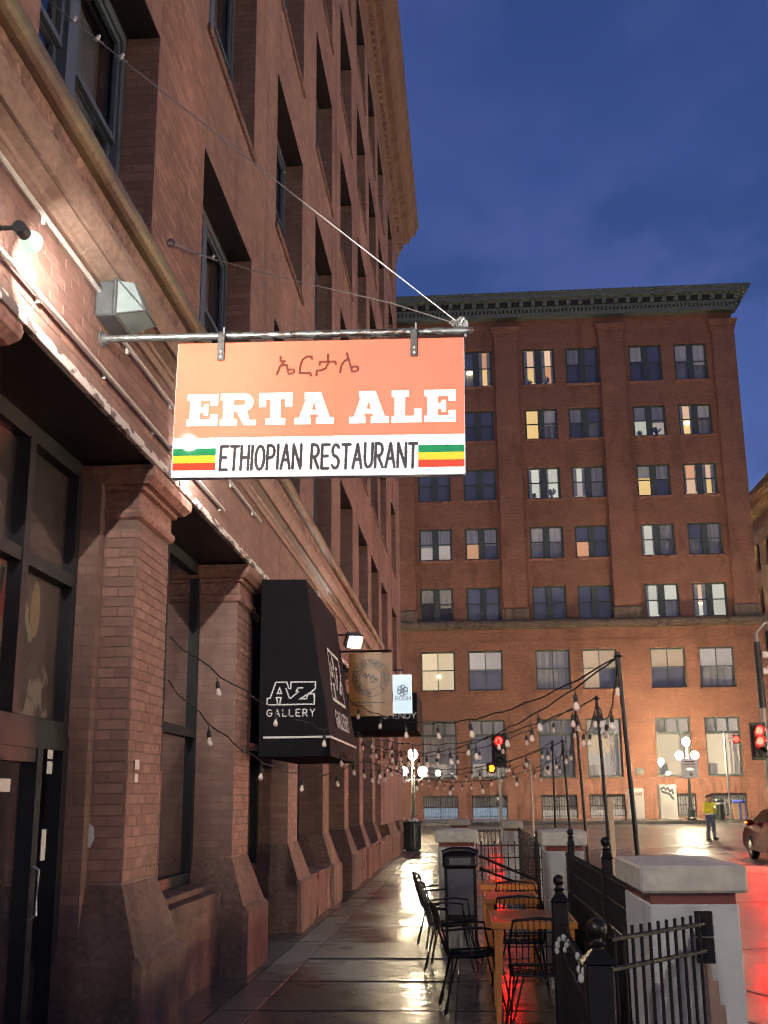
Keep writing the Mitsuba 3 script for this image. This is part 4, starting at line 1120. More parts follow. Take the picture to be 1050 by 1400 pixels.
for h in hs:
    a, z, b, z1 = h.bounds
    w = put('window', M().box(TX + .25, TX + .33, a, b, z, z + .12).box(TX + .25, TX + .33, a, a + .1, z, z1).box(TX + .25, TX + .33, b - .1, b, z, z1).box(TX + .25, TX + .33, a, b, z1 - .1, z1).box(TX + .26, TX + .32, a, b, (z + z1) / 2 - .04, (z + z1) / 2 + .04), 'm_far_frame', Tn)
    put('pane', M().box(TX + .34, TX + .36, a, b, z, z1), 'm_car_glass', w)
# ------------------------------------------------------------------ street furniture
def triple_lamp(x, y, z, h, label, on, group=None):
    t = thing('street_lamp', label, 'street lamp', group)
    put('base', M().lathe([(.24, 0), (.24, .12), (.20, .16), (.19, .55), (.14, .62), (.11, .75)], (x, y, z), 12), 'm_lamp_iron', t, smooth=30)
    put('post', M().lathe([(.10, .74), (.085, 1.0), (.065, h - 1.15), (.10, h - 1.1), (.06, h - 1.0), (.05, h - .42), (.09, h - .38), (.09, h - .30), (0, h - .30)], (x, y, z), 12), 'm_lamp_iron', t, smooth=30)
    for dx in (-.42, .42):
        put('arm', M().tube([(x, y, z + h - 1.15), (x + dx * .5, y, z + h - 1.28), (x + dx, y, z + h - 1.16), (x + dx, y, z + h - 1.04)], .03, 8).lathe([(0, 0), (.08, 0), (.10, .05), (0, .05)], (x + dx, y, z + h - 1.08), 12), 'm_lamp_iron', t, smooth=40)
    for dx, zz in ((-.42, h - .88), (.42, h - .88), (0, h - .14)):
        put('globe', M().ball((x + dx, y, z + zz), .21, 14, (1, 1, 1.05)), 'm_frosted', t, smooth=True, light=GLOBE * on, w=.35)
    return t


GL = 42.0
triple_lamp(-2.45, 50.0, -.10, 3.75, 'lit three globe street lamp behind the litter bin at the end of the sidewalk', GL)
triple_lamp(12.02, 64.6, .34, 4.36, 'lit three globe street lamp on the far pavement carrying a white notice', GL)
triple_lamp(-17.0, 66.4, .34, 4.5, 'three globe street lamp on the far pavement hidden behind the brick warehouse', GL)
for q, y_ in enumerate((-10.0, 0.0, 10.0, 20.0, 30.0)):
    triple_lamp(20.4, y_, 0, 4.0, ('backmost', 'second', 'third', 'fourth', 'farthest')[q] + ' three globe street lamp of the row on the right hand pavement beyond the frame', GL * 0.85)



def tall_lamp(x, y, z, h, reach, label, on, signal=False):
    t = thing('tall_street_lamp', label, 'street lamp')
    put('pole', M().tube([(x, y, z), (x, y, z + .3), (x, y, z + h * .5), (x, y, z + h)], [.13, .11, .095, .07], 12), 'm_pole_steel', t, smooth=40)
    put('arm', M().tube([(x, y, z + h - .03), (x + reach * .35, y, z + h + .32), (x + reach, y, z + h + .5)], .04, 8), 'm_pole_steel', t, smooth=40)
    put('head', M().ball((x + reach + math.copysign(.25, reach), y, z + h + .52), .30, 12, (1.25, .62, .42)), 'm_pole_steel', t, smooth=True)
    put('lens', M().lathe([(.19, 0), (.16, -.06), (.08, -.10), (0, -.11)], (x + reach + math.copysign(.28, reach), y, z + h + .42), 14), 'm_frosted', t, smooth=True, light=STREET * on, w=.6)
    return t


TL = 440.0
sp = tall_lamp(10.25, 40.5, -.10, 7.35, .9, 'tall pale street lamp pole at the right edge carrying the nearer traffic signal', TL)
put('camera_box', M().box(10.33, 10.62, 40.3, 40.6, 5.75, 5.98, .02).box(10.36, 10.7, 40.3, 40.6, 6.35, 6.55, .02), 'm_white_metal', sp)
put('plate', M().box(10.28, 10.75, 40.36, 40.38, 1.95, 2.45, .004).box(10.28, 10.75, 40.36, 40.38, 1.15, 1.65, .004), 'm_white_metal', sp)
put('collar', M().tube([(10.25, 40.5, 4.6), (10.25, 40.5, 6.9)], [.13, .11], 12), 'm_lamp_iron', sp)
tall_lamp(-9.0, 62.5, .20, 8.2, -1.2, 'tall street lamp on the cross street behind the brick warehouse', TL)
tall_lamp(20.6, 58.5, .1, 8.4, -1.6, 'tall street lamp across the junction beyond the frame', TL)
tall_lamp(23.4, 84.0, .3, 8.0, -.6, 'added tall street lamp beside the tan building, unseen beyond the right edge', TL * .6)  # added out of view to brighten the tan wall
tall_lamp(20.6, -12.0, 0, 8.0, -1.6, 'tall street lamp on the right hand pavement behind the viewer', TL)
tall_lamp(20.6, 14.0, 0, 8.0, -1.6, 'tall street lamp on the right hand pavement beyond the frame', TL)


def signal(x, y, z, label, states, k=1.0, s=1.0):
    t = thing('traffic_signal', label, 'traffic light')
    n = len(states); hgt = .34 * s
    put('housing', M().box(x - .17 * s, x + .17 * s, y, y + .18, z - hgt * n, z, .02), 'm_signal_black', t)
    put('backplate', M().box(x - .26 * s, x + .26 * s, y + .181, y + .19, z - hgt * n - .1, z + .1, .002), 'm_signal_black', t)
    for i, c in enumerate(states):
        cz = z - hgt * (i + .5)
        v = M()
        a = np.linspace(-.2, math.pi + .2, 11)
        v.add(np.vstack([[(x + .135 * s * math.cos(q), yy, cz + .135 * s * math.sin(q)) for q in a] for yy in (y, y - .2)]), [[j, j + 1, 12 + j - 0, 11 + j] for j in range(10)])
        put('visor', v, 'm_signal_black', t)
        L = M().lathe([(.125 * s, 0), (.11 * s, .03), (.06 * s, .05), (0, .055)], (x, y - .001, cz), 16, (0, -1, 0))
        if c == 'r': put('light', L, 'm_red_lens', t, smooth=True, light=np.array([1.0, .0008, .0005]) * 34 * k, w=.5)
        elif c == 'a': put('light', L, 'm_red_lens', t, smooth=True, light=np.array([1.0, .05, .001]) * 3, w=.05)
        else: put('light', L, 'm_signal_black', t, smooth=True)
    return t


signal(9.98, 40.2, 4.0, 'nearer traffic signal showing red on the pale pole at the right edge', 'rrn', 1.25, s=1.05)
s1 = signal(1.18, 45.5, 4.02, 'traffic signal showing red above the patio, in the middle of the string lights', 'rnn', .75, s=1.1)
put('post', M().tube([(1.18, 45.8, -.12), (1.18, 45.8, 1.5), (1.18, 45.8, 4.2)], .055, 10).lathe([(.16, 0), (.16, .1), (.09, .3)], (1.18, 45.8, -.12), 12), 'm_pole_steel', s1, smooth=40)
ps = thing('pedestrian_signal', 'amber lit pedestrian signal box just left of the middle red traffic light', 'traffic light')
put('housing', M().box(.66, 1.06, 45.4, 45.6, 2.58, 3.0, .02), 'm_signal_black', ps)
hand = unary_union([sbox(-.07, -.12, .07, .03), *[sbox(-.07 + .04 * i, .02, -.045 + .04 * i, .13 - .02 * abs(i - 1.5)) for i in range(4)], Polygon([(.07, -.08), (.13, .0), (.11, .03), (.07, -.02)])])
put('hand', M().poly(hand, .006, face_cam(.86, 45.398, 2.78)), 'm_red_lens', ps, light=np.array([1.0, .045, .001]) * 5, w=.05)
put('clamp', M().tube([(1.05, 45.5, 2.8), (1.18, 45.8, 2.8)], .03, 8), 'm_pole_steel', ps)
rl = thing('reflection_signal', 'made up red signal standing for a red reflection in the right shop window', 'traffic light')  # invented signal standing in for a red reflection in the shop glass
put('housing', M().box(14.43, 14.83, 64.0, 64.2, 4.41, 4.85, .02), 'm_signal_black', rl)
put('light', M().lathe([(.16, 0), (.13, .04), (0, .07)], (14.63, 63.999, 4.63), 14, (0, -1, 0)), 'm_red_lens', rl, smooth=True, light=np.array([1.0, .003, .002]) * 6, w=.08)
put('post', M().tube([(14.08, 64.4, .34), (14.08, 64.4, 5.0)], .06, 10).bar((14.08, 64.4, 4.63), (14.55, 64.15, 4.63), .06), 'm_pole_steel', rl)

nt = thing('post_notice', 'white notice board fixed to the far three globe street lamp', 'sign')
put('board', M().box(11.63, 12.53, 64.36, 64.40, 2.60, 3.62, .006), 'm_white_metal', nt)
tx = M()
for i, wd in enumerate((.5, .62, .58, .4)): tx.box(12.08 - wd / 2, 12.08 + wd / 2, 64.354, 64.3585, 3.44 - .14 * i, 3.50 - .14 * i)
put('text_line', tx, 'm_sign_brown', nt)
put('seal', M().poly(Point(0, 0).buffer(.10), .004, face_cam(12.12, 64.358, 2.79)), 'm_green_metal', nt)
for i, (x0, x1, zt, lab) in enumerate(((8.78, 9.62, 2.08, 'white utility cabinet with a row of small square marks, left of the two'), (10.46, 11.42, 2.26, 'white utility cabinet with dark painted scrawl, right of the two'))):
    t = thing('utility_cabinet', lab, 'cabinet')
    put('case', M().box(x0, x1, 65.2, 65.9, .42, zt, .03), 'm_cabinet', t)
    put('plinth', M().box(x0 - .06, x1 + .06, 65.12, 65.98, .33, .46, .02), 'm_kerb', t)
    put('door', M().box(x0 + .05, x1 - .05, 65.18, 65.198, .50, zt - .08, .005), 'm_cabinet', t)
    if i == 0:
        g = unary_union([sbox(-.30 + .22 * j, 0, -.14 + .22 * j, .15).difference(sbox(-.26 + .22 * j, .04, -.18 + .22 * j, .11)) for j in range(3)])
        put('marks', M().poly(g, .004, face_cam((x0 + x1) / 2, 65.178, zt - .38)), 'm_sign_brown', t)
    else:
        g = unary_union([LineString([(-.36, .30), (-.2, .42), (-.1, .25), (.02, .38), (.12, .18), (.25, .28), (.3, .05)]).buffer(.055), LineString([(-.3, .18), (-.08, .10), (.1, .05), (.2, -.1), (.3, -.22)]).buffer(.06), LineString([(-.34, .36), (.1, .3)]).buffer(.03)])
        put('scrawl', M().poly(g, .004, face_cam((x0 + x1) / 2 - .02, 65.178, zt - .55)), 'm_grey_panel', t)
bb = thing('recycling_bin', 'beige litter box with blue stripes and a blue lid on the far pavement', 'bin')
put('body', M().box(14.42, 15.12, 65.1, 65.7, .36, 1.22, .02), 'm_beige_box', bb)
put('stripe', M().box(14.72, 14.84, 65.09, 65.098, .37, 1.21).box(15.03, 15.09, 65.09, 65.098, .37, 1.21), 'm_blue', bb)
put('lid', M().lathe([(.33, 0), (.36, .02), (.35, .12), (.28, .17), (0, .18)], (14.77, 65.4, 1.23), 18), 'm_blue', bb, smooth=30)
db = thing('post_box', 'dark rounded metal bin standing behind the person in yellow', 'bin')
put('body', M().lathe([(.30, 0), (.31, .06), (.31, .95), (.28, 1.05), (.18, 1.14), (0, 1.17)], (13.66, 65.4, .36), 20), 'm_green_metal', db, smooth=35)
put('band', M().lathe([(.32, .80), (.335, .82), (.335, .90), (.32, .92)], (13.66, 65.4, .36), 20), 'm_galv', db, smooth=35)
pm = thing('parking_meter', 'small parking meter post on the far pavement behind the patio', 'parking meter')
put('post', M().tube([(1.55, 64.8, .33), (1.55, 64.8, 1.3)], .04, 8), 'm_pole_steel', pm)
put('head', M().box(1.40, 1.70, 64.7, 64.9, 1.2, 1.75, .05), 'm_lamp_iron', pm)
put('face', M().box(1.46, 1.64, 64.69, 64.699, 1.5, 1.68), 'm_white_metal', pm)

# ------------------------------------------------------------------ the person in the road
def capsule_body(joints, bones, res=.03, it=8):
    parts = []
    for a, b in bones:
        sp_ = []
        for j in (a, b):
            p, r = joints[j]
            sq = 1.0
            if isinstance(r, tuple): r, sq = r
            s_ = manifold3d.Manifold.sphere(r, 20).scale((1.0, sq, 1.0)).translate(tuple(p))
            sp_.append(s_)
        parts.append(manifold3d.Manifold.batch_hull(sp_))
    m_ = manifold3d.Manifold.batch_boolean(parts, manifold3d.OpType.Add).refine_to_length(res).to_mesh()
    t = trimesh.Trimesh(m_.vert_properties[:, :3], m_.tri_verts, process=True)
    trimesh.smoothing.filter_taubin(t, .5, .53, it)
    return t


def person(x, y, z, yaw):
    t = thing('person', 'person in yellow high visibility jacket standing in the wet street looking at a phone', 'person')
    J = {'hipc': ((0, 0, .94), (.155, .75)), 'waist': ((0, 0, 1.06), (.145, .72)), 'chest': ((0, .01, 1.32), (.17, .70)), 'neck': ((0, .0, 1.50), .062), 'head0': ((0, -.015, 1.60), .082), 'head1': ((0, .0, 1.69), .098),
         'shl': ((-.19, 0, 1.43), .072), 'shr': ((.19, 0, 1.43), .072), 'ell': ((-.26, -.03, 1.15), .050), 'elr': ((.26, -.03, 1.15), .050), 'wrl': ((-.10, -.27, 1.20), .034), 'wrr': ((.09, -.27, 1.24), .034),
         'pal': ((-.045, -.31, 1.215), .036), 'par': ((.045, -.31, 1.255), .036),
         'hpl': ((-.095, 0, .90), .098), 'hpr': ((.095, 0, .90), .098), 'knl': ((-.13, -.03, .50), .066), 'knr': ((.15, -.02, .50), .066), 'anl': ((-.16, .02, .085), .045), 'anr': ((.19, .02, .085), .045),
         'tol': ((-.18, -.14, .035), .036), 'tor': ((.22, -.14, .035), .036), 'hel': ((-.155, .06, .04), .036), 'her': ((.185, .06, .04), .036), 'nose': ((0, -.115, 1.645), .014), 'chin': ((0, -.07, 1.575), .035)}
    bones = [('hipc', 'waist'), ('waist', 'chest'), ('chest', 'neck'), ('neck', 'head0'), ('head0', 'head1'), ('chest', 'shl'), ('chest', 'shr'), ('shl', 'ell'), ('shr', 'elr'), ('ell', 'wrl'), ('elr', 'wrr'), ('wrl', 'pal'), ('wrr', 'par'), ('hipc', 'hpl'), ('hipc', 'hpr'),
             ('hpl', 'knl'), ('hpr', 'knr'), ('knl', 'anl'), ('knr', 'anr'), ('anl', 'tol'), ('anr', 'tor'), ('anl', 'hel'), ('anr', 'her'), ('head0', 'nose'), ('head0', 'chin')]
    for s_, sx in (('l', 1), ('r', -1)):
        p = np.array(J['pa' + s_][0])
        for i in range(4):
            J[f'f{s_}{i}'] = (tuple(p + (sx * .005, -.035 + .004 * i, .018 - .015 * i)), .0105); J[f'g{s_}{i}'] = (tuple(p + (sx * .045, -.045 + .006 * i, .020 - .016 * i)), .009)
            bones += [('pa' + s_, f'f{s_}{i}'), (f'f{s_}{i}', f'g{s_}{i}')]
        J[f't{s_}'] = (tuple(p + (sx * .04, -.005, .045)), .011); bones.append(('pa' + s_, f't{s_}'))
    mm_ = shift(x, y, z) @ np.array(trimesh.transformations.rotation_matrix(yaw, [0, 0, 1]))

    def fin(mesh): mesh = mesh.copy(); mesh.apply_transform(mm_); return mesh
    put('body', fin(capsule_body(J, bones, .02, 6)), 'm_skin', t, smooth=True)

    def grown(names, bset, g):
        JJ = {k_: (J[k_][0], tuple([J[k_][1][0] + g, J[k_][1][1]]) if isinstance(J[k_][1], tuple) else J[k_][1] + g) for k_ in names}
        return capsule_body(JJ, bset, .03, 6)
    jk = grown(['waist', 'chest', 'neck', 'shl', 'shr', 'ell', 'elr', 'wrl', 'wrr'], [('waist', 'chest'), ('chest', 'shl'), ('chest', 'shr'), ('shl', 'ell'), ('shr', 'elr'), ('ell', 'wrl'), ('elr', 'wrr')], .028)
    put('jacket', fin(jk), 'm_hi_vis', t, smooth=True)
    put('collar', fin(M().lathe([(.085, 1.46), (.088, 1.52), (.072, 1.53), (.07, 1.47)], (0, 0, 0), 16).get()), 'm_ink', t, smooth=30)
    bd_ = M()
    for zz in (1.0, 1.16):
        a = np.linspace(0, 2 * math.pi, 25)
        rx, ry = .186, .140
        bd_.loft([np.array([(rx * k_ * math.cos(q), ry * k_ * math.sin(q), zz + dz) for q in a[:-1]]) for k_, dz in ((1.0, 0), (1.03, .002), (1.03, .05), (1.0, .052))], close=False)
    put('reflective_band', fin(bd_.get()), 'm_reflective', t, smooth=30)
    JT = dict(J); 
    tr = grown(['hipc', 'hpl', 'hpr', 'knl', 'knr', 'anl', 'anr'], [('hipc', 'hpl'), ('hipc', 'hpr'), ('hpl', 'knl'), ('hpr', 'knr'), ('knl', 'anl'), ('knr', 'anr')], .016)
    put('trousers', fin(tr), 'm_trousers', t, smooth=True)
    sh = capsule_body({k_: (J[k_][0], J[k_][1] + .012) for k_ in ('anl', 'anr', 'tol', 'tor', 'hel', 'her')}, [('anl', 'tol'), ('anr', 'tor'), ('anl', 'hel'), ('anr', 'her'), ('tol', 'hel'), ('tor', 'her')], .02, 4)
    put('shoes', fin(sh), 'm_shoe', t, smooth=True)
    hr = trimesh.creation.icosphere(3, .105); hr.vertices = hr.vertices * (1, 1.06, .95) + (0, .018, 1.70)
    hr.update_faces(~((hr.triangles_center[:, 1] < -.03) & (hr.triangles_center[:, 2] < 1.735)) & (hr.triangles_center[:, 2] > 1.62))
    put('hair', fin(hr), 'm_hair', t, smooth=True)
    ey = M()
    for sx in (-.032, .032): ey.ball((sx, -.094, 1.672), .011, 8)
    put('eyes', fin(ey.get()), 'm_ink', t, smooth=True)
    put('mouth', fin(M().box(-.022, .022, -.104, -.097, 1.598, 1.604).get()), 'm_sign_brown', t)
    ear = M()
    for sx in (-.097, .097): ear.ball((sx, .0, 1.655), .028, 8, (.4, .7, 1))
    put('ears', fin(ear.get()), 'm_skin', t, smooth=True)
    return mm_


pmat = person(9.86, 49.0, -.115, math.radians(28))
ph = thing('phone', 'small lit phone held by the person in the yellow jacket', 'phone')
pb = M().box(-.04, .04, -.352, -.344, 1.20, 1.35, .003).get(); pb.apply_transform(pmat)
put('case', pb, 'm_ink', ph)
pb = M().box(-.015, .015, -.358, -.3525, 1.31, 1.335, .002).get(); pb.apply_transform(pmat)
put('light', pb, 'm_frosted', ph, light=(3, 2.4, .8), w=.03)

# ------------------------------------------------------------------ the car at the right edge (seen from behind)
def car(cx, cy, z):
    t = thing('car', 'dark red saloon car cut off by the right edge of the wet street', 'car')
    L, hw = 4.6, .92
    side = [(-2.3, .45), (-2.28, .72), (-2.2, .92), (-1.6, 1.0), (-.95, 1.40), (-.1, 1.46), (.5, 1.42), (1.15, 1.02), (2.0, .88), (2.26, .70), (2.3, .42), (1.9, .24), (-1.9, .24)]
    sd = np.array(LineString(side + [side[0]]).segmentize(.16).coords)[:-1]
    rings = []
    for q, k_ in ((-1.0, .90), (-.97, .97), (-.85, 1.0), (0, 1.0), (.85, 1.0), (.97, .97), (1.0, .90)):
        r = []
        for (yy, zz) in sd:
            taper = 1.0 - .30 * max(0, (zz - .95) / .5) - .05 * max(0, abs(yy) - 1.7)
            r.append((cx + q * hw * taper, cy + yy * (1 - .03 * abs(q)), z + .24 + (zz - .24) * (k_ if abs(q) > .9 else 1.0 - .03 * q * q)))
        rings.append(np.array(r))
    put('body', M().loft(rings), 'm_car_paint', t, smooth=40)
    w = lambda zz: hw * (1 - .30 * max(0, (zz - .95) / .5))
    rw = M().add([(cx - w(1.03) * .82, cy - 1.615, z + 1.03), (cx + w(1.03) * .82, cy - 1.615, z + 1.03), (cx + w(1.38) * .80, cy - 1.03, z + 1.385), (cx - w(1.38) * .80, cy - 1.03, z + 1.385)], [[0, 1, 2, 3]])
    put('rear_window', rw, 'm_car_glass', t)
    for s_ in (-1, 1):
        q = [(-1.25, 1.06), (.95, 1.06), (.45, 1.36), (-.1, 1.39), (-.85, 1.35)]
        put('side_window', M().add([(cx + s_ * (w(zz) + .012), cy + yy, z + zz) for yy, zz in q], [[0, 1, 2], [0, 2, 3], [0, 3, 4]]), 'm_car_glass', t)
        tl = put('tail_light', M().box(cx + s_ * .50, cx + s_ * .86, cy - 2.30, cy - 2.215, z + .72, z + .90, .03), 'm_red_lens', t, light=np.array([1.0, .24, .15]) * 120, w=.4)
        put('mirror', M().ball((cx + s_ * 1.02, cy + .72, z + 1.03), .11, 12, (1.1, .6, .8)).bar((cx + s_ * .85, cy + .72, z + .99), (cx + s_ * .98, cy + .72, z + 1.0), .04), 'm_car_paint', t, smooth=True)
        put('indicator', M().ball((cx + s_ * 1.115, cy + .69, z + 1.03), .035, 8, (1, 1.3, .5)), 'm_red_lens', t, smooth=True, light=np.array([1.0, .06, .002]) * (3 if s_ < 0 else .1), w=.02)
        for yy in (-1.42, 1.38):
            wk = put('wheel', M().lathe([(.20, -.1), (.31, -.1), (.33, -.07), (.33, .07), (.31, .1), (.20, .1)], (cx + s_ * .80, cy + yy, z + .33), 24, (1, 0, 0)), 'm_tyre', t, smooth=30)
            put('rim', M().lathe([(.20, -.08), (.20, .08), (.12, .095), (0, .10)], (cx + s_ * .81, cy + yy, z + .33), 16, (s_, 0, 0)), 'm_galv', wk, smooth=30)
    put('bumper', M().box(cx - .86, cx + .86, cy - 2.36, cy - 2.28, z + .34, z + .60, .03), 'm_car_paint', t)
    put('number_plate', M().box(cx - .16, cx + .16, cy - 2.316, cy - 2.305, z + .74, z + .86, .003), 'm_sticker', t)
    put('boot_badge', M().box(cx - .25, cx + .25, cy - 2.318, cy - 2.30, z + .885, z + .905, .003), 'm_chrome', t)


car(8.97, 33.35, -.12)

ff = thing('facade_flood', 'flood lamp at the foot of the tan building, outside the right edge', 'lamp')
put('housing', M().box(22.9, 23.3, 85.8, 86.2, .37, .75, .04), 'm_fixture', ff)
scene[ff + '_beam'] = {'type': 'spot', 'to_world': T().look_at(origin=[23.1, 86, .9], target=[25.2, 90, 17], up=[0, 1, 0]), 'intensity': rgb(120, 96, 62), 'cutoff_angle': 40.0, 'beam_width': 25.0, 'sampling_weight': .1}
# ------------------------------------------------------------------ patio piers and fences
def pier(x0, x1, y0, y1, zc0, zc1, label, near=False):
    t = thing('patio_pier', label, 'pier', 'stucco patio piers')
    o = .035
    put('shaft', M().box(x0 + o, x1 - o, y0 + o, y1 - o, -.02, zc0 - .045, .006), 'm_stucco', t)
    put('neck', M().box(x0 + o + .008, x1 - o - .008, y0 + o + .008, y1 - o - .008, zc0 - .046, zc0 + .002), 'm_sign_brown', t)
    c = M().box(x0, x1, y0, y1, zc0, zc1, .010)
    c.mesh(trimesh.convex.convex_hull(np.array([(x0 + .012, y0 + .012, zc1 - .001), (x1 - .012, y0 + .012, zc1 - .001), (x1 - .012, y1 - .012, zc1 - .001), (x0 + .012, y1 - .012, zc1 - .001), ((x0 + x1) / 2, (y0 + y1) / 2, zc1 + .022)])))
    put('cap', c, 'm_pier_cap', t)
    return t


np_ = pier(.672, 1.095, 4.80, 5.62, 1.300, 1.405, 'nearest pale stucco pier with a thick stone cap at the lower right')
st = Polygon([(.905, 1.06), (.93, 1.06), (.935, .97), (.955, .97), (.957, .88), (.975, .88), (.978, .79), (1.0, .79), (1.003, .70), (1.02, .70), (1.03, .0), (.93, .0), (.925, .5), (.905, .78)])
put('shadow_patch', M().poly(st, .003, face_cam(0, 4.8345, 0)), 'm_painted_shadow', np_, label='brown painted shadow with a stepped edge')  # thin brown plate painted in as a stepped shadow on the pier face
pier(.645, 1.065, 10.90, 11.5, 1.235, 1.365, 'stucco pier with brown cap beyond the orange tables, behind the ball topped posts')
pier(-.43, .075, 13.75, 14.3, 1.165, 1.30, 'stucco pier with pale cap directly behind the black menu board')
pier(-.46, -.02, 24.0, 24.5, 1.12, 1.24, 'far small patio pier behind the menu board pier')
pier(.62, 1.06, 24.0, 24.5, 1.05, 1.20, 'far small patio pier in line with the middle of the patio')


def fence_post(x, y, w, zt, parent=None, ball=.046):
    p = put('post', M().box(x - w / 2, x + w / 2, y - w / 2, y + w / 2, -.02, zt, .006).mesh(trimesh.convex.convex_hull(np.array([(x - w * .62, y - w * .62, zt), (x + w * .62, y - w * .62, zt), (x + w * .62, y + w * .62, zt), (x - w * .62, y + w * .62, zt), (x - .02, y - .02, zt + .045), (x + .02, y - .02, zt + .045), (x + .02, y + .02, zt + .045), (x - .02, y + .02, zt + .045)]))), 'm_iron', parent)
    put('finial', M().lathe([(.022, 0), (.022, .03), (.032, .04), (.018, .05), (.014, .085)], (x, y, zt + .02), 14).ball((x, y, zt + .075 + ball), ball, 14), 'm_iron', p, smooth=40)
    return p


def fence_run(parent, a, b, z0, zs, n, top, bw=.012, dens=1):
    a, b = np.array(a), np.array(b)
    for z in zs: put('rail', M().bar((a[0], a[1], z), (b[0], b[1], z), .022, .014), 'm_iron', parent)
    for i in range(n):
        p = a + (b - a) * (i + .5) / n
        put('bar', M().box(p[0] - bw / 2, p[0] + bw / 2, p[1] - bw / 2, p[1] + bw / 2, z0, top, .002), 'm_iron', parent)


g = thing('patio_gate_fence', 'black iron fence panel fixed to the face of the nearest pier, with ball topped post', 'fence')
fence_post(.432, 4.25, .098, 1.115, g, .037)
fence_run(g, (.48, 4.29), (.905, 4.80), .10, (1.185, 1.085, .22), 11, 1.222)
for z in (1.185, 1.085): put('plate', M().box(.88, .95, 4.822, 4.834, z - .05, z + .045, .003), 'm_iron', g)
f2 = thing('patio_fence', 'black iron fence between the two ball topped posts in front of the tables', 'fence')
fence_post(.458, 6.35, .086, 1.14, f2, .030)
fence_run(f2, (.435, 4.31), (.457, 6.30), .10, (1.02, .90, .2), 17, 1.05)
for i, (y, z) in enumerate(((4.75, 1.045), (5.1, 1.03), (5.65, 1.04), (6.1, .98), (4.5, .93))):
    tie = M()
    for q in range(3): tie.ball((.43 + .02 * rng.uniform(-1, 1), y + .03 * q - .03, z - .03 * q), (.008 + .005 * rng.random()), 8, (1, 1, 1.5))
    put('cloth_tie', tie, 'm_cloth', f2, smooth=True)
f3 = thing('patio_fence', 'long dark iron street side fence running from the nearest pier towards the brown capped pier', 'fence')
fence_post(.905, 8.0, .07, 1.27, f3, .034); fence_post(.868, 10.35, .055, 1.27, f3, .03)
fence_run(f3, (.915, 5.64), (.865, 10.88), .08, (1.16, 1.03, .86, .30), 62, 1.19)
put('screen', M().box(.93, .936, 5.7, 10.8, .10, .84), 'm_iron', f3)
f4 = thing('patio_fence', 'black iron fence with tall bars closing the far end of the patio behind the tables', 'fence')
fence_run(f4, (.08, 14.05), (1.10, 14.05), .08, (1.12, .98, .84, .25), 13, 1.17)
fence_post(.78, 14.05, .05, 1.16, f4, .028)
put('brace', M().bar((.09, 14.02, 1.0), (.70, 13.2, .78), .025).bar((.09, 14.02, .86), (.5, 13.4, .74), .025), 'm_iron', f4)
put('board', M().box(.80, 1.02, 14.3, 14.32, .15, 1.10), 'm_sticker', f4)
f5 = thing('patio_fence', 'far iron fence between the two small far patio piers', 'fence')
fence_run(f5, (-.02, 24.2), (.62, 24.2), .08, (1.0, .2), 8, 1.04)
f6 = thing('patio_fence', 'far stretch of street side iron fence beyond the brown capped pier', 'fence')
fence_run(f6, (1.0, 11.6), (.95, 23.9), .08, (1.05, .9, .25), 44, 1.08)

# ------------------------------------------------------------------ tables and chairs
def table(x0, x1, y0, y1, h, label):
    t = thing('patio_table', label, 'table', 'orange patio tables')
    n = 7
    for i in range(n):
        a, b = y0 + .02 + (y1 - y0 - .04) * i / n, y0 + .02 + (y1 - y0 - .04) * (i + 1) / n
        put('slat', M().box(x0 + .02, x1 - .02, a + .002, b - .002, h - .022, h, .003), 'm_table_wood', t)
    put('apron', M().box(x0, x1, y0, y0 + .019, h - .05, h + .001, .003).box(x0, x1, y1 - .019, y1, h - .05, h + .001, .003).box(x0, x0 + .019, y0 + .019, y1 - .019, h - .05, h + .001, .003).box(x1 - .019, x1, y0 + .019, y1 - .019, h - .05, h + .001, .003), 'm_orange_leg', t)
    for (x, y, sx, sy) in ((x0 + .06, y0 + .06, -1, -1), (x1 - .06, y0 + .06, 1, -1), (x0 + .06, y1 - .06, -1, 1), (x1 - .06, y1 - .06, 1, 1)):
        leg = trimesh.convex.convex_hull(np.array([(x + a * .035, y + b * .035, h - .05) for a in (-1, 1) for b in (-1, 1)] + [(x + sx * .02 + a * .016, y + sy * .02 + b * .016, 0) for a in (-1, 1) for b in (-1, 1)]))
        put('leg', leg, 'm_orange_leg', t)


table(.13, .79, 9.15, 10.12, .75, 'nearest orange wooden patio table, wet, shining red at its left corner')
table(.10, .62, 11.2, 11.98, .75, 'second orange wooden patio table, between the nearest and the farthest one')
table(.085, .70, 12.92, 13.68, .75, 'farthest orange wooden patio table, its top glowing red')


def rod(pts, r=.0065): return M().tube(pts, r, 7)


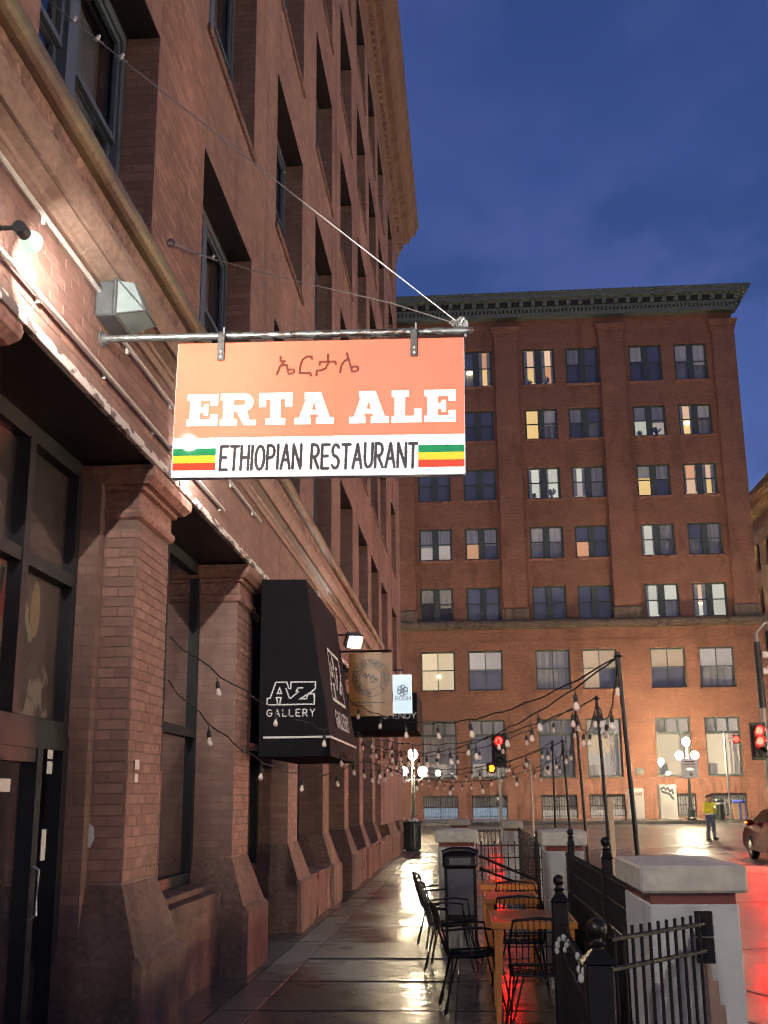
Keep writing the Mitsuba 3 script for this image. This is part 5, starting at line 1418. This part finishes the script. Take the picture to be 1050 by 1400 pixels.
def chair(x, y, yaw, label, arms=True):
    """wire chair facing +x in its own frame, on hairpin legs"""
    t = thing('wire_chair', label, 'chair', 'black wire patio chairs')
    m_ = shift(x, y, 0) @ np.array(trimesh.transformations.rotation_matrix(yaw, [0, 0, 1]))

    def part(name, mm_, par=t):
        me = mm_.get(); me.apply_transform(m_); return put(name, me, 'm_iron', par, smooth=40)
    s = rod([(-.20, -.21, .44), (.20, -.22, .455), (.225, 0, .45), (.20, .22, .455), (-.20, .21, .44), (-.21, 0, .435), (-.20, -.21, .44)], .008)
    for i in range(9): s.tube([(-.20, -.19 + .0475 * i, .437), (0, -.19 + .0475 * i, .425), (.205, -.19 + .0475 * i, .452)], .0045, 5)
    for i in range(5): s.tube([(-.16 + .08 * i, -.21, .440), (-.16 + .08 * i, 0, .424), (-.16 + .08 * i, .21, .440)], .0045, 5)
    part('seat', s)
    b = rod([(-.20, -.21, .44), (-.26, -.225, .64), (-.31, -.19, .82), (-.335, 0, .84), (-.31, .19, .82), (-.26, .225, .64), (-.20, .21, .44)], .010)
    for z, xx, w in ((.52, -.225, .20), (.64, -.27, .215), (.74, -.30, .20)): b.tube([(xx + .0, -w, z), (xx - .03, 0, z + .005), (xx, w, z)], .0055, 5)
    for i in range(9): yy = -.17 + .0425 * i; b.tube([(-.20, yy, .44), (-.285 + .25 * yy * yy, yy, .64), (-.335 + .5 * yy * yy, yy, .835)], .0042, 5)
    part('backrest', b)
    for (lx, ly) in ((-.19, -.19), (-.19, .19), (.19, -.2), (.19, .2)):
        ox, oy = math.copysign(.07, lx), math.copysign(.05, ly)
        part('leg', rod([(lx - .05 * math.copysign(1, lx), ly, .44), (lx + ox * .8 - .012, ly + oy, .03), (lx + ox, ly + oy, .009), (lx + ox + .02, ly + oy, .03), (lx + .02, ly - .07 * math.copysign(1, ly), .44)], .0075))
    if arms:
        for sy in (-1, 1): part('arm', rod([(-.26, sy * .225, .64), (.0, sy * .27, .665), (.14, sy * .265, .65), (.15, sy * .25, .56), (.17, sy * .222, .455)], .0095))


chair(-.02, 9.85, .12, 'black wire armchair nearest on the sidewalk side, with hairpin legs')
chair(-.22, 12.1, -.10, 'black wire armchair in the middle of the row on the sidewalk side')
chair(-.36, 14.45 - .6, .25, 'black wire armchair farthest along the sidewalk, standing out on the paving')
chair(.47, 8.86, math.pi / 2, 'black wire chair pushed under the near end of the nearest orange table', False)
chair(.40, 10.72, math.pi / 2, 'black wire chair pushed under the second orange table', False)
chair(.44, 12.55, math.pi / 2, 'black wire chair pushed under the farthest orange table', False)
mb = thing('menu_board', 'black framed standing board with a blank grey panel in front of the patio pier', 'sign board')
MX0, MX1, MY = -.315, .045, 13.25
put('frame', M().box(MX0, MX0 + .035, MY, MY + .04, 0, 1.02, .006).box(MX1 - .035, MX1, MY, MY + .04, 0, 1.02, .006).box(MX0 + .035, MX1 - .035, MY, MY + .04, .36, .41, .004).box(MX0 - .02, MX1 + .02, MY - .02, MY + .22, .90, 1.07, .03).box(MX0, MX0 + .03, MY + .2, MY + .23, 0, .90).box(MX1 - .03, MX1, MY + .2, MY + .23, 0, .90), 'm_iron', mb)
put('hood', M().tube([(MX0 - .02, MY + .09, 1.06), ((MX0 + MX1) / 2 - .1, MY + .09, 1.095), ((MX0 + MX1) / 2 + .1, MY + .09, 1.095), (MX1 + .02, MY + .09, 1.06)], .04, 10), 'm_iron', mb, smooth=50)
put('panel', M().box(MX0 + .035, MX1 - .035, MY + .01, MY + .03, .41, .90), 'm_grey_panel', mb)
put('label_strip', M().box(MX0 + .06, MX1 - .06, MY - .024, MY - .0205, .945, 1.02), 'm_grey_panel', mb)

lf = M()
for i in range(60):
    x, y = rng.choice([(-.9, 9.9), (-1.2, 8.9), (-.5, 11.0), (-1.5, 13.0), (-.2, 9.2)])
    x, y, a, r_ = x + rng.gauss(0, .22), y + rng.gauss(0, .25), rng.uniform(0, 6.28), rng.uniform(.012, .032)
    c_, s_ = math.cos(a) * r_, math.sin(a) * r_
    lf.add([(x - c_, y - s_, .004), (x + s_ * .5, y - c_ * .5, .007 + .008 * rng.random()), (x + c_, y + s_, .005), (x - s_ * .5, y + c_ * .5, .006)], [[0, 1, 2, 3]])
k = put('leaf_litter', lf, 'm_leaf'); labels[k] = {'label': 'wet dead leaves scattered on the sidewalk slabs', 'category': 'leaves', 'kind': 'stuff'}

# ------------------------------------------------------------------ string lights on thin poles
POLES = [((1.30, 9.0, -.02), (1.195, 9.0, 2.78), 'thin dark leaning pole carrying the string lights, the nearest and tallest'), ((1.43, 12.0, -.02), (1.345, 12.0, 2.70), 'thin dark string light pole, second from the nearest'),
         ((1.50, 15.0, -.02), (1.397, 15.0, 2.84), 'thin dark string light pole, third from the nearest'), ((1.52, 17.6, -.02), (1.425, 17.6, 2.52), 'thin dark string light pole, fourth from the nearest'),
         ((1.42, 20.0, -.02), (1.443, 20.0, 2.62), 'thin dark string light pole, fifth from the nearest'), ((1.23, 23.0, -.02), (1.20, 23.0, 2.40), 'thin pale string light pole, farthest of the row')]
for i, (a, b, lab) in enumerate(POLES):
    t = thing('light_pole', lab, 'pole', 'poles of the string lights')
    put('pole', M().tube([a, tuple((np.array(a) + b) / 2), b], [.021, .019, .016], 8), 'm_iron' if i < 5 else 'm_pole_steel', t, smooth=40)
    put('foot', M().box(a[0] - .06, a[0] + .06, a[1] - .06, a[1] + .06, -.015, .012, .002), 'm_iron', t)
    put('clip', M().tube([(b[0] + .03 * math.cos(q), b[1] + .03 * math.sin(q), b[2] - .03) for q in np.linspace(0, 6.28, 9)], .007, 6), 'm_iron', t)
pt = thing('timber_post', 'short pale wooden post beyond the street side fence', 'post')
put('shaft', M().box(1.86, 1.94, 16.0, 16.08, -.1, 1.66, .008), 'm_beige_box', pt)
SOCK = mikit.ply(M().lathe([(.004, .105), (.006, .06), (.016, .052), (.020, .045), (.021, .0), (.018, -.008), (0, -.008)], (0, 0, 0), 10).get(), 'm_cord', 35)
BULB = mikit.ply(M().lathe([(.013, -.008), (.015, -.022), (.026, -.045), (.029, -.062), (.024, -.080), (.010, -.090), (0, -.091)], (0, 0, 0), 12).get(), 'm_bulb_glass', True)
FIL = {**mikit.ply(M().lathe([(.003, -.012), (.010, -.034), (.010, -.060), (0, -.068)], (0, 0, 0), 6).get(), 'm_galv', True), 'emitter': emit((.12, .072, .042), .002)}  # faint glow added to imitate the bright cores of the clear bulbs


def string(label, pts, sag, step=.62, first=.4, scale=1.0, r=.0065):
    t = thing('string_light', label, 'string lights', 'strings of clear bulbs over the patio')
    pts = [np.array(p, float) for p in pts]
    path = []
    for a, b in zip(pts[:-1], pts[1:]):
        n = max(6, int(np.linalg.norm(b - a) / .22))
        for i in range(n + (b is pts[-1])):
            u = i / n; path.append(a + (b - a) * u - ZR * 4 * sag * u * (1 - u) + np.array([.008, .006, .012]) * math.sin(i * 1.9 + len(label)))
    path = np.array(path)
    put('cable', M().tube(path, r, 6), 'm_cord', t, smooth=40)
    L = np.concatenate([[0], np.cumsum(np.linalg.norm(np.diff(path, axis=0), axis=1))])
    s = first
    while s < L[-1] - .15:
        p = np.array([np.interp(s, L, path[:, k]) for k in range(3)])
        m_ = np.array(T().translate(list(p - ZR * .105 * scale)).rotate([1, 0, 0], rng.uniform(-9, 9)).rotate([0, 1, 0], rng.uniform(-9, 9)).scale(scale * rng.uniform(.84, .96)).matrix)
        bk = copy('bulb', BULB, t, m_); copy('socket', SOCK, bk, m_); copy('filament', FIL, bk, m_)
        s += step * rng.uniform(.93, 1.07)


P = [np.array(b) - (0, 0, .03) for _, b, _ in POLES]
string('nearest long string of clear bulbs sagging from the tallest pole to the tan square sign', [P[0], (-2.1, 17.0, 3.35)], .55, 1.02, 3.1)
string('string of clear bulbs from the second pole across to the wall by the flood lamp', [P[0], (-2.2, 20.0, 2.95)], .62, 1.0, .9)
string('string of clear bulbs from the second pole sagging deep over the patio', [P[1], (-2.2, 19.5, 2.9)], .40, .9, .5)
string('string of clear bulbs from the third pole to the black box sign', [P[2], (-2.2, 22.8, 2.75)], .42, .8, .6)
string('string of clear bulbs from the fourth pole to the far wall', [P[3], (-2.2, 26.0, 2.7)], .40, .75, .5)
string('string of clear bulbs from the fifth pole to the far wall', [P[4], (-2.2, 28.4, 2.6)], .45, .7, .4)
string('farthest string of clear bulbs from the pale pole to the building corner', [P[5], (-2.2, 33.5, 2.6)], .45, .7, .3)
string('string of clear bulbs hanging from pole to pole along the street side', [P[0], P[1], P[2], P[3], P[4], P[5]], .34, .8, .3)
string('dim upper string of clear bulbs from the first pillar to the awning edge', [(-2.43, 9.05, 2.98), (-1.52, 12.35, 2.40), (-1.45, 15.5, 2.15)], .10, 1.25, .9)
string('dim lower string of clear bulbs looping from the first pillar below the awning', [(-2.43, 9.05, 2.62), (-1.5, 15.3, 2.16)], .42, 1.5, 1.0)
string('string of clear bulbs from the awning corner along the wall to the black sign', [(-1.45, 15.5, 2.15), (-1.2, 20.2, 2.5), (-1.5, 27.0, 2.3)], .22, .8, .2)
string('string of clear bulbs from the awning corner across the patio to the fourth pole', [(-1.45, 15.5, 2.2), P[3] - (0, 0, .2)], .35, .6, .3)
